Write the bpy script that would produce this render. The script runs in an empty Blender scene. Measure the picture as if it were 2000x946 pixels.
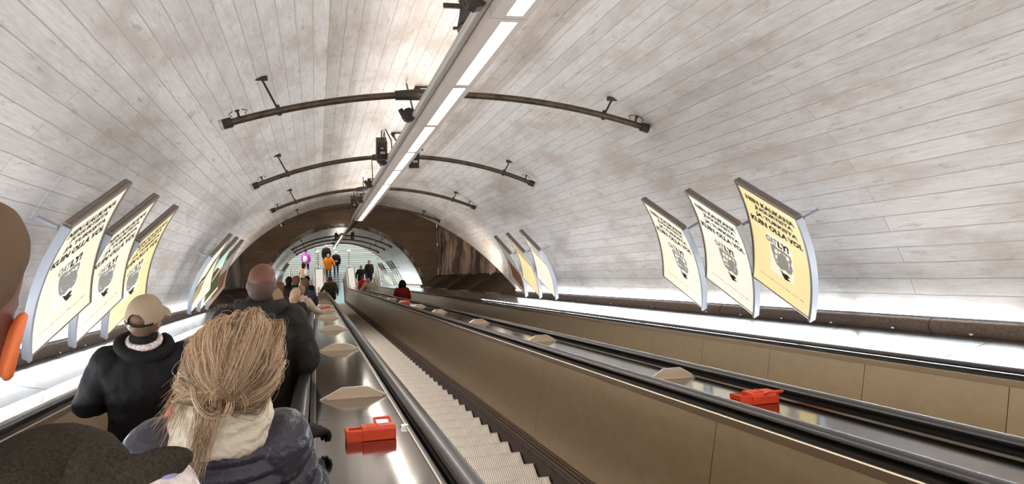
import bpy, bmesh, math, random
from mathutils import Vector, Matrix, noise
rnd = random.Random(7)
C = bpy.context.scene.collection
R = math.radians
SC = bpy.context.scene

# ---------------------------------------------------------------- frame of the sloping tunnel
# t = to the right, n = square to the slope, s = down the 30 degree slope (metres); eye at t=n=s=0
ZO = 28.10
CA, SA = math.cos(R(30)), math.sin(R(30))
def W(t, n, s): return Vector((t, CA*s + SA*n, CA*n - SA*s + ZO))
def WD(t, n, s): return Vector((t, CA*s + SA*n, CA*n - SA*s))

# ---------------------------------------------------------------- camera
cam = bpy.data.objects.new('camera', bpy.data.cameras.new('camera')); C.objects.link(cam)
_r = WD(0.96841173, -0.03743645, -0.24653038); _u = WD(0.02693817, 0.99858638, -0.04582109); _f = WD(0.24789726, 0.03773261, 0.96805124)
_r.normalize(); _f = (_f - _r*_f.dot(_r)).normalized(); _u = _r.cross(_f)
m = Matrix((_r, _u, -_f)).transposed().to_4x4(); m.translation = W(0, 0, 0)
cam.matrix_world = m
cam.data.lens = 27.0; cam.data.sensor_width = 36; cam.data.clip_start = .02
SC.camera = cam

# ---------------------------------------------------------------- world, exposure
SC.view_settings.view_transform = 'Standard'; SC.view_settings.look = 'None'
SC.view_settings.exposure = 1.45; SC.view_settings.gamma = 1; SC.view_settings.use_curve_mapping = False
wd = bpy.data.worlds.new('world'); SC.world = wd; wd.use_nodes = True
wd.node_tree.nodes['Background'].inputs[0].default_value = (1, .93, .86, 1)
wd.node_tree.nodes['Background'].inputs[1].default_value = .9

def area(name, loc, dirv, sx, sy, power, col, along=None, spread=None):
    l = bpy.data.lights.new(name, 'AREA'); l.shape = 'RECTANGLE'; l.size = sx; l.size_y = sy
    l.energy = power; l.color = col
    if spread: l.spread = spread
    o = bpy.data.objects.new(name, l); C.objects.link(o)
    z = -dirv.normalized(); y = (along or WD(0, 0, 1)).normalized(); y = (y - z*y.dot(z)).normalized(); x = y.cross(z)
    mm = Matrix((x, y, z)).transposed().to_4x4(); mm.translation = loc; o.matrix_world = mm
    return o
TC, NC, RAD = 1.27, -1.56, 4.0        # tunnel axis and radius
COVE = (.92, .955, 1.0)
# fluorescent coves behind the outer handrails, throwing light up the walls
for sd in (-1, 1):
    for k in range(-1, 6):
        s0 = 1.0 + k*3.75
        area('cove_lamp', W(TC + sd*3.30, -.73, s0), WD(-sd*.78, .62, 0), .05, 3.6, 12, COVE)
    for k in range(3):
        area('cove_lamp', W(TC + sd*3.30, -.73, 40.5 + k*4), WD(sd*.80, .55, 0), .05, 3.9, 15, (.9, 1, 1))
for k in range(4):  # unseen fill lights added to brighten the gap between the tunnels
    for sd in (-1, 1): area('hall_fill', W(TC + sd*3.30, -.70, 21.5 + k*4.6), WD(-sd*.1, .8, .45), .05, 4, 13, (1, .82, .62))
# added fill lights above the lamp rows, facing up to brighten the ceiling
for k in range(-2, 7):
    area('ceiling_fill', W(1.235, 1.79, -1.0 + 3.6*k), WD(0, 1, 0), .20, 3.5, 5.5, (1, .90, .80))
for k in range(5):
    area('ceiling_fill', W(1.235, 2.16, 38.9 + 3.2*k), WD(0, 1, 0), .20, 3.1, 4, (1, .92, .82))
# station hall lamps above the lower landing
area('hall_lamp', W(TC, 1.9, 56.0) + Vector((0, 1.0, 1.0)), Vector((0, 0, -1)), 6, 3, 20, (.78, 1, .96), Vector((0, 1, 0)))

# ---------------------------------------------------------------- materials
MATS = {}
def mat(name, col, rough=.5, metal=0, bump=0, bscale=40, mottled=0, emit=None, estr=0, coat=0, sheen=0, stretch=None, spec=.5):
    if name in MATS: return MATS[name]
    if name.split('_')[0] in ('cloth', 'fleece', 'glove', 'hair', 'cap', 'scarf'): spec = .18
    m = bpy.data.materials.new(name); m.use_nodes = True; N = m.node_tree.nodes; L = m.node_tree.links
    b = N['Principled BSDF']; b.inputs['Base Color'].default_value = (*col, 1)
    b.inputs['Roughness'].default_value = rough; b.inputs['Metallic'].default_value = metal
    b.inputs['Specular IOR Level'].default_value = spec
    if coat: b.inputs['Coat Weight'].default_value = coat
    if sheen: b.inputs['Sheen Weight'].default_value = sheen
    if emit: b.inputs['Emission Color'].default_value = (*emit, 1); b.inputs['Emission Strength'].default_value = estr
    if bump or mottled:
        tc = N.new('ShaderNodeTexCoord'); mp = N.new('ShaderNodeMapping'); nz = N.new('ShaderNodeTexNoise')
        if stretch: mp.inputs['Scale'].default_value = stretch
        nz.inputs['Scale'].default_value = bscale; nz.inputs['Detail'].default_value = 6
        L.new(tc.outputs['Object'], mp.inputs[0]); L.new(mp.outputs[0], nz.inputs['Vector'])
        if bump:
            bp = N.new('ShaderNodeBump'); bp.inputs['Strength'].default_value = bump; bp.inputs['Distance'].default_value = .02
            L.new(nz.outputs['Fac'], bp.inputs['Height']); L.new(bp.outputs[0], b.inputs['Normal'])
        if mottled:
            cr = N.new('ShaderNodeValToRGB'); cr.color_ramp.elements[0].position = .32; cr.color_ramp.elements[1].position = .68
            cr.color_ramp.elements[0].color = (*[c*(1-mottled) for c in col], 1); cr.color_ramp.elements[1].color = (*[min(1, c*(1+mottled)) for c in col], 1)
            L.new(nz.outputs['Fac'], cr.inputs[0]); L.new(cr.outputs[0], b.inputs['Base Color'])
    MATS[name] = m
    return m

def board_concrete(name, base, stain, dark, rowh=.15, blen=9.0, stain_amt=.5, gap=.0045, rot=False, rough_bump=.5):
    """board-marked concrete; UV: u along the boards, v across them, in metres"""
    m = bpy.data.materials.new(name); m.use_nodes = True; N = m.node_tree.nodes; L = m.node_tree.links
    b = N['Principled BSDF']; b.inputs['Roughness'].default_value = .75; b.inputs['Specular IOR Level'].default_value = .3
    uv = N.new('ShaderNodeUVMap')
    def nz(scale, det, sx=1, sy=1, rough=.6):
        mp = N.new('ShaderNodeMapping'); mp.inputs['Scale'].default_value = (sx, sy, 1)
        n = N.new('ShaderNodeTexNoise'); n.inputs['Scale'].default_value = scale; n.inputs['Detail'].default_value = det; n.inputs['Roughness'].default_value = rough
        L.new(uv.outputs[0], mp.inputs[0]); L.new(mp.outputs[0], n.inputs['Vector']); return n.outputs['Fac']
    def ramp(fac, p0, p1, c0, c1):
        r = N.new('ShaderNodeValToRGB'); e = r.color_ramp.elements; e[0].position = p0; e[1].position = p1; e[0].color = (*c0, 1); e[1].color = (*c1, 1)
        L.new(fac, r.inputs[0]); return r.outputs[0]
    def mix(fac, a, c, mode='MIX'):
        x = N.new('ShaderNodeMix'); x.data_type = 'RGBA'; x.blend_type = mode
        if isinstance(fac, float): x.inputs[0].default_value = fac
        else: L.new(fac, x.inputs[0])
        for i, v in ((6, a), (7, c)):
            if isinstance(v, tuple): x.inputs[i].default_value = (*v, 1)
            else: L.new(v, x.inputs[i])
        return x.outputs[2]
    # slight waviness of the board joints
    wv = N.new('ShaderNodeVectorMath'); wv.operation = 'MULTIPLY_ADD'
    nn = N.new('ShaderNodeTexNoise'); nn.inputs['Scale'].default_value = 1.3; nn.inputs['Detail'].default_value = 2
    L.new(uv.outputs[0], nn.inputs['Vector']); L.new(nn.outputs['Color'], wv.inputs[0]); wv.inputs[1].default_value = (.02, .02, 0); L.new(uv.outputs[0], wv.inputs[2])
    bk = N.new('ShaderNodeTexBrick'); bk.inputs['Scale'].default_value = 1; bk.inputs['Brick Width'].default_value = blen; bk.inputs['Row Height'].default_value = rowh
    bk.inputs['Mortar Size'].default_value = gap; bk.inputs['Mortar Smooth'].default_value = .3; bk.inputs['Bias'].default_value = 0
    bk.offset = .37; bk.inputs['Color1'].default_value = (1, 1, 1, 1); bk.inputs['Color2'].default_value = (.86, .86, .86, 1); bk.inputs['Mortar'].default_value = (.60, .56, .52, 1)
    L.new(wv.outputs[0], bk.inputs['Vector'])
    grain = ramp(nz(6, 8, .5, 9), .3, .7, (.80, .79, .78), (1.0, 1.0, 1.0))
    col = mix(1.0, mix(1.0, base, bk.outputs['Color'], 'MULTIPLY'), grain, 'MULTIPLY')
    st = ramp(nz(1.1, 9, .55, 1.6, .68), .46, .62, (0, 0, 0), (1, 1, 1))
    bw = N.new('ShaderNodeRGBToBW'); L.new(st, bw.inputs[0]); ml = N.new('ShaderNodeMath'); ml.operation = 'MULTIPLY'; ml.inputs[1].default_value = stain_amt; L.new(bw.outputs[0], ml.inputs[0])
    col = mix(ml.outputs[0], col, stain)
    sp = ramp(nz(5.5, 7, .45, 2.2, .75), .57, .66, (0, 0, 0), (1, 1, 1)); bw2 = N.new('ShaderNodeRGBToBW'); L.new(sp, bw2.inputs[0])
    ml2 = N.new('ShaderNodeMath'); ml2.operation = 'MULTIPLY'; ml2.inputs[1].default_value = .55*min(1, stain_amt*1.6); L.new(bw2.outputs[0], ml2.inputs[0])
    col = mix(ml2.outputs[0], col, dark)
    L.new(col, b.inputs['Base Color'])
    h = N.new('ShaderNodeMath'); h.operation = 'MULTIPLY_ADD'; L.new(nz(9, 8, .5, 5), h.inputs[0]); h.inputs[1].default_value = .35; 
    hb = N.new('ShaderNodeMath'); hb.operation = 'SUBTRACT'; hb.inputs[0].default_value = 1; L.new(bk.outputs['Fac'], hb.inputs[1]); L.new(hb.outputs[0], h.inputs[2])
    bp = N.new('ShaderNodeBump'); bp.inputs['Strength'].default_value = rough_bump; bp.inputs['Distance'].default_value = .012
    L.new(h.outputs[0], bp.inputs['Height']); L.new(bp.outputs[0], b.inputs['Normal'])
    MATS[name] = m; return m
board_concrete('white_boards', (.86, .83, .805), (.54, .47, .415), (.31, .26, .22), stain_amt=.85)
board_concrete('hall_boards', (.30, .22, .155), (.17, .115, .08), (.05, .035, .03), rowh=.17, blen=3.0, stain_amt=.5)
board_concrete('far_boards', (.80, .81, .79), (.6, .57, .52), (.3, .27, .24), stain_amt=.25)

def tile_floor(name, c1, c2, cm, bw_, bh, ms, rough):
    m = bpy.data.materials.new(name); m.use_nodes = True; N = m.node_tree.nodes; L = m.node_tree.links; b = N['Principled BSDF']
    tc = N.new('ShaderNodeTexCoord'); bk = N.new('ShaderNodeTexBrick'); bk.inputs['Scale'].default_value = 1
    bk.inputs['Brick Width'].default_value = bw_; bk.inputs['Row Height'].default_value = bh; bk.inputs['Mortar Size'].default_value = ms
    for k, c in (('Color1', c1), ('Color2', c2), ('Mortar', cm)): bk.inputs[k].default_value = (*c, 1)
    L.new(tc.outputs['Object'], bk.inputs['Vector']); L.new(bk.outputs['Color'], b.inputs['Base Color']); b.inputs['Roughness'].default_value = rough
    MATS[name] = m; return m
tile_floor('hall_floor', (.13, .175, .165), (.20, .25, .235), (.045, .065, .065), 9.0, .34, .05, .25)

mat('deck_steel', (.23, .205, .185), .10, 1, bump=.015, bscale=3)
mat('panel_steel', (.55, .45, .32), .36, 1, bump=.02, bscale=60, mottled=.05, stretch=(1, .15, .15))
mat('trim_steel', (.55, .48, .40), .28, 1)
mat('dark_trim', (.05, .045, .04), .35, .6)
mat('bright_steel', (.80, .79, .77), .22, 1)
mat('newel_steel', (.16, .23, .26), .3, 1)
mat('ledge_steel', (.56, .58, .60), .24, 1, bump=.02, bscale=2.5)
mat('rubber', (.030, .027, .027), .30, 0, coat=.15)
mat('skirt_dark', (.07, .045, .04), .55, .3, mottled=.3, bscale=8)
mat('step_metal', (.93, .86, .79), .45, .25, mottled=.10, bscale=3)
mat('pipe_brown', (.13, .085, .06), .6, 0, bump=.15, bscale=60, mottled=.35)
mat('fixture_paint', (.62, .54, .49), .45, 0)
mat('conduit_grey', (.50, .46, .42), .42, .2)
mat('iron_dark', (.045, .035, .03), .55, .5, mottled=.3)
mat('sprinkler_brown', (.10, .075, .055), .38, .7, mottled=.4, bscale=9)
mat('lamp_glow', (1, .97, .92), .4, emit=(1, .93, .85), estr=5.5)
mat('lamp_glow_far', (1, .97, .92), .4, emit=(1, .88, .72), estr=4)
mat('strip_glow', (1, 1, 1), .4, emit=(.90, .96, 1), estr=12)
mat('poster_frame', (.33, .35, .39), .42, .25)
mat('poster_rail', (.24, .20, .175), .4, .6)
mat('paper_warm', (.5, .44, .24), .5, emit=(1, .83, .42), estr=.26)
mat('paper_white', (.5, .48, .41), .5, emit=(1, .95, .80), estr=.27)
mat('paper_cream', (.5, .47, .37), .5, emit=(1, .91, .70), estr=.26)
mat('ink', (.025, .022, .02), .6)
mat('ink_grey', (.17, .165, .16), .6, emit=(.9, .88, .78), estr=.08)
mat('ink_light', (.60, .585, .53), .6, emit=(1, .93, .70), estr=.24)
mat('white_paint', (.75, .75, .74), .5)
mat('red_paint', (.85, .075, .018), .42, 0, bump=.03, bscale=20, mottled=.08)
mat('fin_beige', (.66, .54, .41), .5, .2)
mat('rock', (.34, .25, .21), .9, 0, bump=1.0, bscale=2.2, mottled=.8, stretch=(1, 1, .25))
mat('soil_brown', (.075, .045, .032), .95, 0, bump=.5, bscale=6, mottled=.4)
mat('plaster_grey', (.20, .18, .165), .85, mottled=.35, bscale=1.2)
mat('under_dark', (.06, .055, .05), .8)
mat('cable_black', (.02, .018, .016), .5)

# ---------------------------------------------------------------- mesh helpers
class MB:
    def __init__(s): s.v = []; s.f = []; s.uv = []
    def add(s, vs, fs):
        o = len(s.v); s.v += [Vector(v) for v in vs]; s.f += [tuple(i+o for i in f) for f in fs]; return s
    def prism(s, prof, s0, s1, cap=True, fn=W):
        """closed (t,n) outline pushed along the slope"""
        k = len(prof); vs = [fn(a, b, s0) for a, b in prof] + [fn(a, b, s1) for a, b in prof]
        area2 = sum(prof[i][0]*prof[(i+1) % k][1] - prof[(i+1) % k][0]*prof[i][1] for i in range(k))
        fs = [(i, i+k, (i+1) % k + k, (i+1) % k) for i in range(k)]
        if cap: fs += [tuple(range(k)), tuple(range(2*k-1, k-1, -1))]
        if area2 < 0: fs = [f[::-1] for f in fs]
        return s.add(vs, fs)
    def box(s, c, h, ax=None):
        c = Vector(c); ax = ax or (Vector((1, 0, 0)), Vector((0, 1, 0)), Vector((0, 0, 1)))
        vs = [c + ax[0]*h[0]*i + ax[1]*h[1]*j + ax[2]*h[2]*k for i in (-1, 1) for j in (-1, 1) for k in (-1, 1)]
        return s.add(vs, [(0, 1, 3, 2), (4, 6, 7, 5), (0, 4, 5, 1), (2, 3, 7, 6), (0, 2, 6, 4), (1, 5, 7, 3)])
    def tube(s, pts, r, seg=8, cap=True):
        pts = [Vector(p) for p in pts]; rs = r if isinstance(r, (list, tuple)) else [r]*len(pts)
        vs = []; up = None
        for i, p in enumerate(pts):
            d = (pts[min(i+1, len(pts)-1)] - pts[max(i-1, 0)]).normalized()
            if up is None: up = Vector((0, 0, 1)) if abs(d.z) < .9 else Vector((1, 0, 0))
            a = (up - d*up.dot(d)); a = a.normalized() if a.length > 1e-6 else d.orthogonal().normalized(); up = a; b = d.cross(a)
            vs += [p + (a*math.cos(2*math.pi*j/seg) + b*math.sin(2*math.pi*j/seg))*rs[i] for j in range(seg)]
        fs = [(i*seg+j, i*seg+(j+1) % seg, (i+1)*seg+(j+1) % seg, (i+1)*seg+j) for i in range(len(pts)-1) for j in range(seg)]
        if cap: fs += [tuple(range(seg))[::-1], tuple(range((len(pts)-1)*seg, len(pts)*seg))]
        return s.add(vs, fs)
    def build(s, name, material, parent=None, smooth=False, origin=None):
        me = bpy.data.meshes.new(name)
        if parent is not None: org = Vector(parent.get('_org', (0, 0, 0)))
        elif origin is not None: org = Vector(origin)
        else: org = sum(s.v, Vector())/max(1, len(s.v))
        me.from_pydata([v-org for v in s.v], [], s.f); me.materials.append(MATS[material] if isinstance(material, str) else material)
        if s.uv:
            l = me.uv_layers.new(name='UVMap'); i = 0
            for u in s.uv: l.data[i].uv = u; i += 1
        if smooth:
            for p in me.polygons: p.use_smooth = True
            try: me.set_sharp_from_angle(angle=R(40))
            except Exception: pass
        me.update()
        o = bpy.data.objects.new(name, me); C.objects.link(o)
        if parent is None: o.location = org
        else: o.parent = parent
        o['_org'] = tuple(org) if parent is None else tuple(parent.get('_org', (0, 0, 0)))
        return o
def thing(name, label, cat, loc, group=None):
    o = bpy.data.objects.new(name, None); C.objects.link(o); o.location = loc; o.empty_display_size = .1
    o['label'] = label; o['category'] = cat; o['_org'] = tuple(loc)
    if group: o['group'] = group
    return o
def tag(o, label, cat, group=None):
    o['label'] = label; o['category'] = cat
    if group: o['group'] = group
    return o
def struct(o): o['kind'] = 'structure'; return o
def copy_tree(o, parent=None):
    c = o.copy(); C.objects.link(c); c.parent = parent
    for ch in list(o.children): copy_tree(ch, c)
    return c
def bevel(o, w, seg=2):
    b = o.modifiers.new('bevel', 'BEVEL'); b.width = w; b.segments = seg; b.limit_method = 'ANGLE'; return o

# ================================================================ THE SETTING
def vault(name, a0, a1, fs0, fs1, material, rad=RAD, na=24, ns=40, thick=.18):
    """part of the tunnel lining between angles a0..a1 (0 = crown, + = right)"""
    b = MB(); na_ = na
    def P(a, s_, r): return W(TC + r*math.sin(a), NC + r*math.cos(a), s_)
    uvs = []
    for layer, r in ((0, rad), (1, rad+thick)):
        off = len(b.v); vs = []
        for i in range(na_+1):
            a = a0 + (a1-a0)*i/na_; n = NC + rad*math.cos(a)
            for j in range(ns+1):
                s_ = fs0(n) + (fs1(n)-fs0(n))*j/ns; vs.append(P(a, s_, r))
        fc = []
        for i in range(na_):
            for j in range(ns):
                q = (i*(ns+1)+j, i*(ns+1)+j+1, (i+1)*(ns+1)+j+1, (i+1)*(ns+1)+j)
                if layer: q = q[::-1]
                fc.append(q)
                for idx in q:
                    ii, jj = divmod(idx, ns+1); a = a0 + (a1-a0)*ii/na_; n = NC + rad*math.cos(a)
                    uvs.append((fs0(n) + (fs1(n)-fs0(n))*jj/ns, a*rad + 20))
        b.add(vs, fc)
    K = (na_+1)*(ns+1)
    for i in range(na_):                       # rims
        for j in (0, ns):
            q = (i*(ns+1)+j, (i+1)*(ns+1)+j, K+(i+1)*(ns+1)+j, K+i*(ns+1)+j)
            b.f.append(q if j else q[::-1])
            for k, idx in enumerate(b.f[-1]): uvs.append((0, .05*k))
    b.uv = uvs
    return struct(b.build(name, material, None, smooth=True, origin=W(TC, 0, 10)))
end1 = lambda n: 25.9 - (2.42-n)*2.12
end2 = lambda n: 54.5 - max(0, (2.42-n))*2.0
top = lambda n: -9.0
A_ = R(107); B_ = R(48)
vault('wall_left', -A_, -B_, top, end1, 'white_boards')
vault('wall_right', B_, A_, top, end1, 'white_boards')
vault('ceiling', -B_, B_, top, end1, 'white_boards', na=40)
s38 = lambda n: 38.3
vault('wall_left', -A_, -B_, s38, end2, 'far_boards', ns=16)
vault('wall_right', B_, A_, s38, end2, 'far_boards', ns=16)
vault('ceiling', -B_, B_, s38, end2, 'far_boards', na=40, ns=16)

# raised formwork seams round the lining
def ring(s_, a0=-A_*.98, a1=A_*.98, w=.035, h=.003, wob=.03):
    b = MB(); K = 90
    for i in range(K):
        qa = []; qu = []
        for a in (a0+(a1-a0)*i/K, a0+(a1-a0)*(i+1)/K):
            ww = wob*noise.noise(Vector((a*6, s_, 0))); w2 = w*(1+.8*noise.noise(Vector((a*11, s_, 3))))
            for (ds, r) in ((-w2, RAD+.01), (-w2*.4, RAD-h), (w2*.4, RAD-h), (w2, RAD+.01)):
                qa.append(W(TC + r*math.sin(a), NC + r*math.cos(a), s_+ds+ww)); qu.append((s_+ds+ww, a*RAD+20))
        b.add(qa, [(0, 1, 5, 4), (1, 2, 6, 5), (2, 3, 7, 6)])
        for f in ((0, 1, 5, 4), (1, 2, 6, 5), (2, 3, 7, 6)): b.uv += [qu[v] for v in f]
    struct(b.build('trim_seam', 'white_boards'))
for s_ in (2.9, 6.65, 10.4, 14.2, 17.9): ring(s_)

# the dim gap between the two tunnel runs
HW = 4.65
def panel(name, pts, material, n_uv=None, parent=None, thick=None):
    """flat wall of real thickness; pts (t,n,s) corners"""
    b = MB(); P = [W(*p) for p in pts]; k = len(P); nrm = (P[1]-P[0]).cross(P[2]-P[0]).normalized()*(thick or .15)
    b.add(P + [p-nrm for p in P], [tuple(range(k)), tuple(range(2*k-1, k-1, -1))] + [(i, i+k, (i+1) % k+k, (i+1) % k) for i in range(k)])
    ux = (P[1]-P[0]).normalized(); uy = nrm.cross(ux).normalized()
    for f in b.f:
        for v in f: b.uv.append((b.v[v].dot(ux), b.v[v].dot(uy)))
    return b.build(name, material, parent)
b = MB(); K = 48; inner = []; outer = []
for i in range(K+1):
    a = -A_ + 2*A_*i/K; x, y = math.sin(a), math.cos(a)
    inner.append((TC + RAD*x, NC + RAD*y))
    k = min(HW/abs(x) if abs(x) > 1e-6 else 99, (5.2)/y if y > 1e-6 else 99, (2.0)/-y if y < -1e-6 else 99)
    outer.append((TC + k*x, NC + k*y))
for i in range(K):
    q = [inner[i], outer[i], outer[i+1], inner[i+1]]
    b.add([W(*p, 38.3) for p in q] + [W(*p, 38.5) for p in q], [(3, 2, 1, 0), (4, 5, 6, 7), (0, 4, 7, 3)])
for f in b.f:
    for v in f: b.uv.append((b.v[v].x, b.v[v].z))
struct(b.build('wall_end', 'hall_boards', origin=W(TC, 3, 38.4)))
# darker rough side walls, stone on the right
def rough_wall(name, t, n0, n1, s0, s1, amp, material, sd):
    b = MB(); NI, NJ = 26, 60
    for lay in (0, 1):
        vs = []
        for i in range(NI+1):
            for j in range(NJ+1):
                n = n0+(n1-n0)*i/NI; s_ = s0+(s1-s0)*j/NJ
                d = amp*(noise.fractal(Vector((n*1.2, s_*1.7, 5)), 1, 2, 5) + .4*noise.noise(Vector((n*.4, s_*3.5, 1)))) if not lay else .35
                vs.append(W(t + sd*d, n, s_))
        b.add(vs, [((i*(NJ+1)+j, i*(NJ+1)+j+1, (i+1)*(NJ+1)+j+1, (i+1)*(NJ+1)+j) if (sd > 0) ^ lay else (i*(NJ+1)+j, (i+1)*(NJ+1)+j, (i+1)*(NJ+1)+j+1, i*(NJ+1)+j+1)) for i in range(NI) for j in range(NJ)])
    return struct(b.build(name, material))
rough_wall('wall_right', TC+HW, -.1, 3.7, 18.5, 38.3, .12, 'rock', 1)
rough_wall('wall_left', TC-HW, -1.2, 3.7, 18.5, 38.3, .02, 'plaster_grey', -1)
struct(panel('ceiling', [(TC-HW-.2, 3.64, 19), (TC+HW+.2, 3.64, 19), (TC+HW+.2, 3.64, 38.4), (TC-HW-.2, 3.64, 38.4)][::-1], 'hall_boards'))
# sloping brown bank at the foot of the stone
for sd in (1, -1):
    b = MB(); b.prism([(TC+sd*3.86, -.78), (TC+sd*3.86, -.60), (TC+sd*4.1, -.42), (TC+sd*(HW+.1), .02 if sd > 0 else -.3), (TC+sd*(HW+.1), -.78)], 19.2, 38.28)
    struct(b.build('trim_bank', 'soil_brown'))

# lower landing floor
FY0 = W(0, -1.69, 53.0).y
b = MB(); b.add([(-9, FY0-.6, 0), (12, FY0-.6, 0), (12, 66, 0), (-9, 66, 0), (-9, FY0-.6, -.3), (12, FY0-.6, -.3), (12, 66, -.3), (-9, 66, -.3)], [(0, 1, 2, 3), (7, 6, 5, 4), (0, 4, 5, 1), (2, 6, 7, 3), (1, 5, 6, 2), (0, 3, 7, 4)])
struct(b.build('floor', 'hall_floor', origin=(0, 45, 0)))
# slab under the escalators
b = MB(); b.prism([(TC-4.4, -2.75), (TC+4.4, -2.75), (TC+4.4, -2.95), (TC-4.4, -2.95)], -5, 54)
struct(b.build('floor', 'under_dark'))
# brown service pipe trim along both walls
for sd in (1, -1):
    c0 = (TC + sd*3.83, -.60)
    for (s0, s1) in ((-5, 19.45), (38.3, 47)):
        b = MB(); pr = [(c0[0]+.075*math.cos(R(q)), c0[1]+.075*math.sin(R(q))) for q in range(0, 360, 24)]
        segs = [s0 + (s1-s0)*i/max(1, round((s1-s0)/3.5)) for i in range(max(1, round((s1-s0)/3.5))+1)]
        for i in range(len(segs)-1): b.prism(pr, segs[i]+.008, segs[i+1]-.008)
        b.prism([(c0[0]+sd*.04, c0[1]-.06), (c0[0]+sd*.17, c0[1]-.06), (c0[0]+sd*.17, c0[1]+.05), (c0[0]+sd*.04, c0[1]+.05)], s0, s1)
        struct(b.build('trim_right' if sd > 0 else 'trim_left', 'pipe_brown', smooth=True))

# ================================================================ ESCALATORS
EC = (-.90, 1.30, 3.43); HR = .79; DEND = 55.8
_ref = []
_p = W(0, -.75, 52)
for i in range(0, 61):
    d = 52 + i*.1; th = R(30)*max(0, min(1, (54-d)/2)); _ref.append((_p.copy(), th)); _p = _p + Vector((0, math.cos(th), -math.sin(th)))*.1
def WF(t, n, d):
    if d <= 52: return W(t, n, d)
    dd = min(d, DEND); k = (dd-52)/.1; i = min(59, int(k)); p = _ref[i][0].lerp(_ref[i+1][0], k-i); th = _ref[i][1]
    if d <= DEND: return Vector((t, p.y + math.sin(th)*(n+.75), p.z + math.cos(th)*(n+.75)))
    a = (d-DEND)/.26; r = .26+(n+.75)
    return Vector((t, p.y + math.sin(a)*r, p.z - .26 + math.cos(a)*r))
DFAR = [52 + .25*i for i in range(1, 9)] + [DEND]
def sweep(b, prof, ds):
    k = len(prof); a2 = sum(prof[i][0]*prof[(i+1) % k][1] - prof[(i+1) % k][0]*prof[i][1] for i in range(k))
    vs = [WF(a, c, d) for d in ds for a, c in prof]
    fs = [(j*k+i, (j+1)*k+i, (j+1)*k+(i+1) % k, j*k+(i+1) % k) for j in range(len(ds)-1) for i in range(k)] + [tuple(range(k)), tuple(range(len(ds)*k-1, (len(ds)-1)*k-1, -1))]
    if a2 < 0: fs = [f[::-1] for f in fs]
    return b.add(vs, fs)

# one ribbed step, nosing edge on the origin, tread running back uphill
def step_mesh(full):
    b = MB(); NC_ = 56; wd_ = 1.0; p = wd_/NC_; pr = []
    for i in range(NC_):
        x = -.5 + i*p; pr += [(x, 0), (x+p*.5, 0), (x+p*.5, -.018), (x+p, -.018)]
    pr.append((.5, 0)); k = len(pr)
    rows = [(-.41, 0), (0, 0), (.012, -.012), (-.02, -.10), (-.06, -.24)]
    vs = [Vector((x, y, z + h)) if j < 2 else Vector((x, y + (h*.8), z)) for j, (y, z) in enumerate(rows) for x, h in pr]
    b.add(vs, [(j*k+i, j*k+i+1, (j+1)*k+i+1, (j+1)*k+i) for j in range(len(rows)-1) for i in range(k-1)])
    b.add([Vector((x, y, z)) for x in (-.5, .5) for y, z in ((-.41, 0), (0, 0), (.0, -.01), (-.02, -.10), (-.06, -.24), (-.36, -.05))], [(0, 1, 2, 3, 4, 5), (11, 10, 9, 8, 7, 6)])
    me = bpy.data.meshes.new('step'); me.from_pydata(b.v, [], b.f); me.materials.append(MATS['step_metal']); me.update(); return me
STEP = step_mesh(True)
names = ('escalator carrying the queue of people on the left, behind the messy haired woman', 'empty middle escalator with bare ribbed steps beside the steel deck', 'right hand escalator by the wall with brown metal side panels')
PH = 7.02 % .4619
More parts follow.
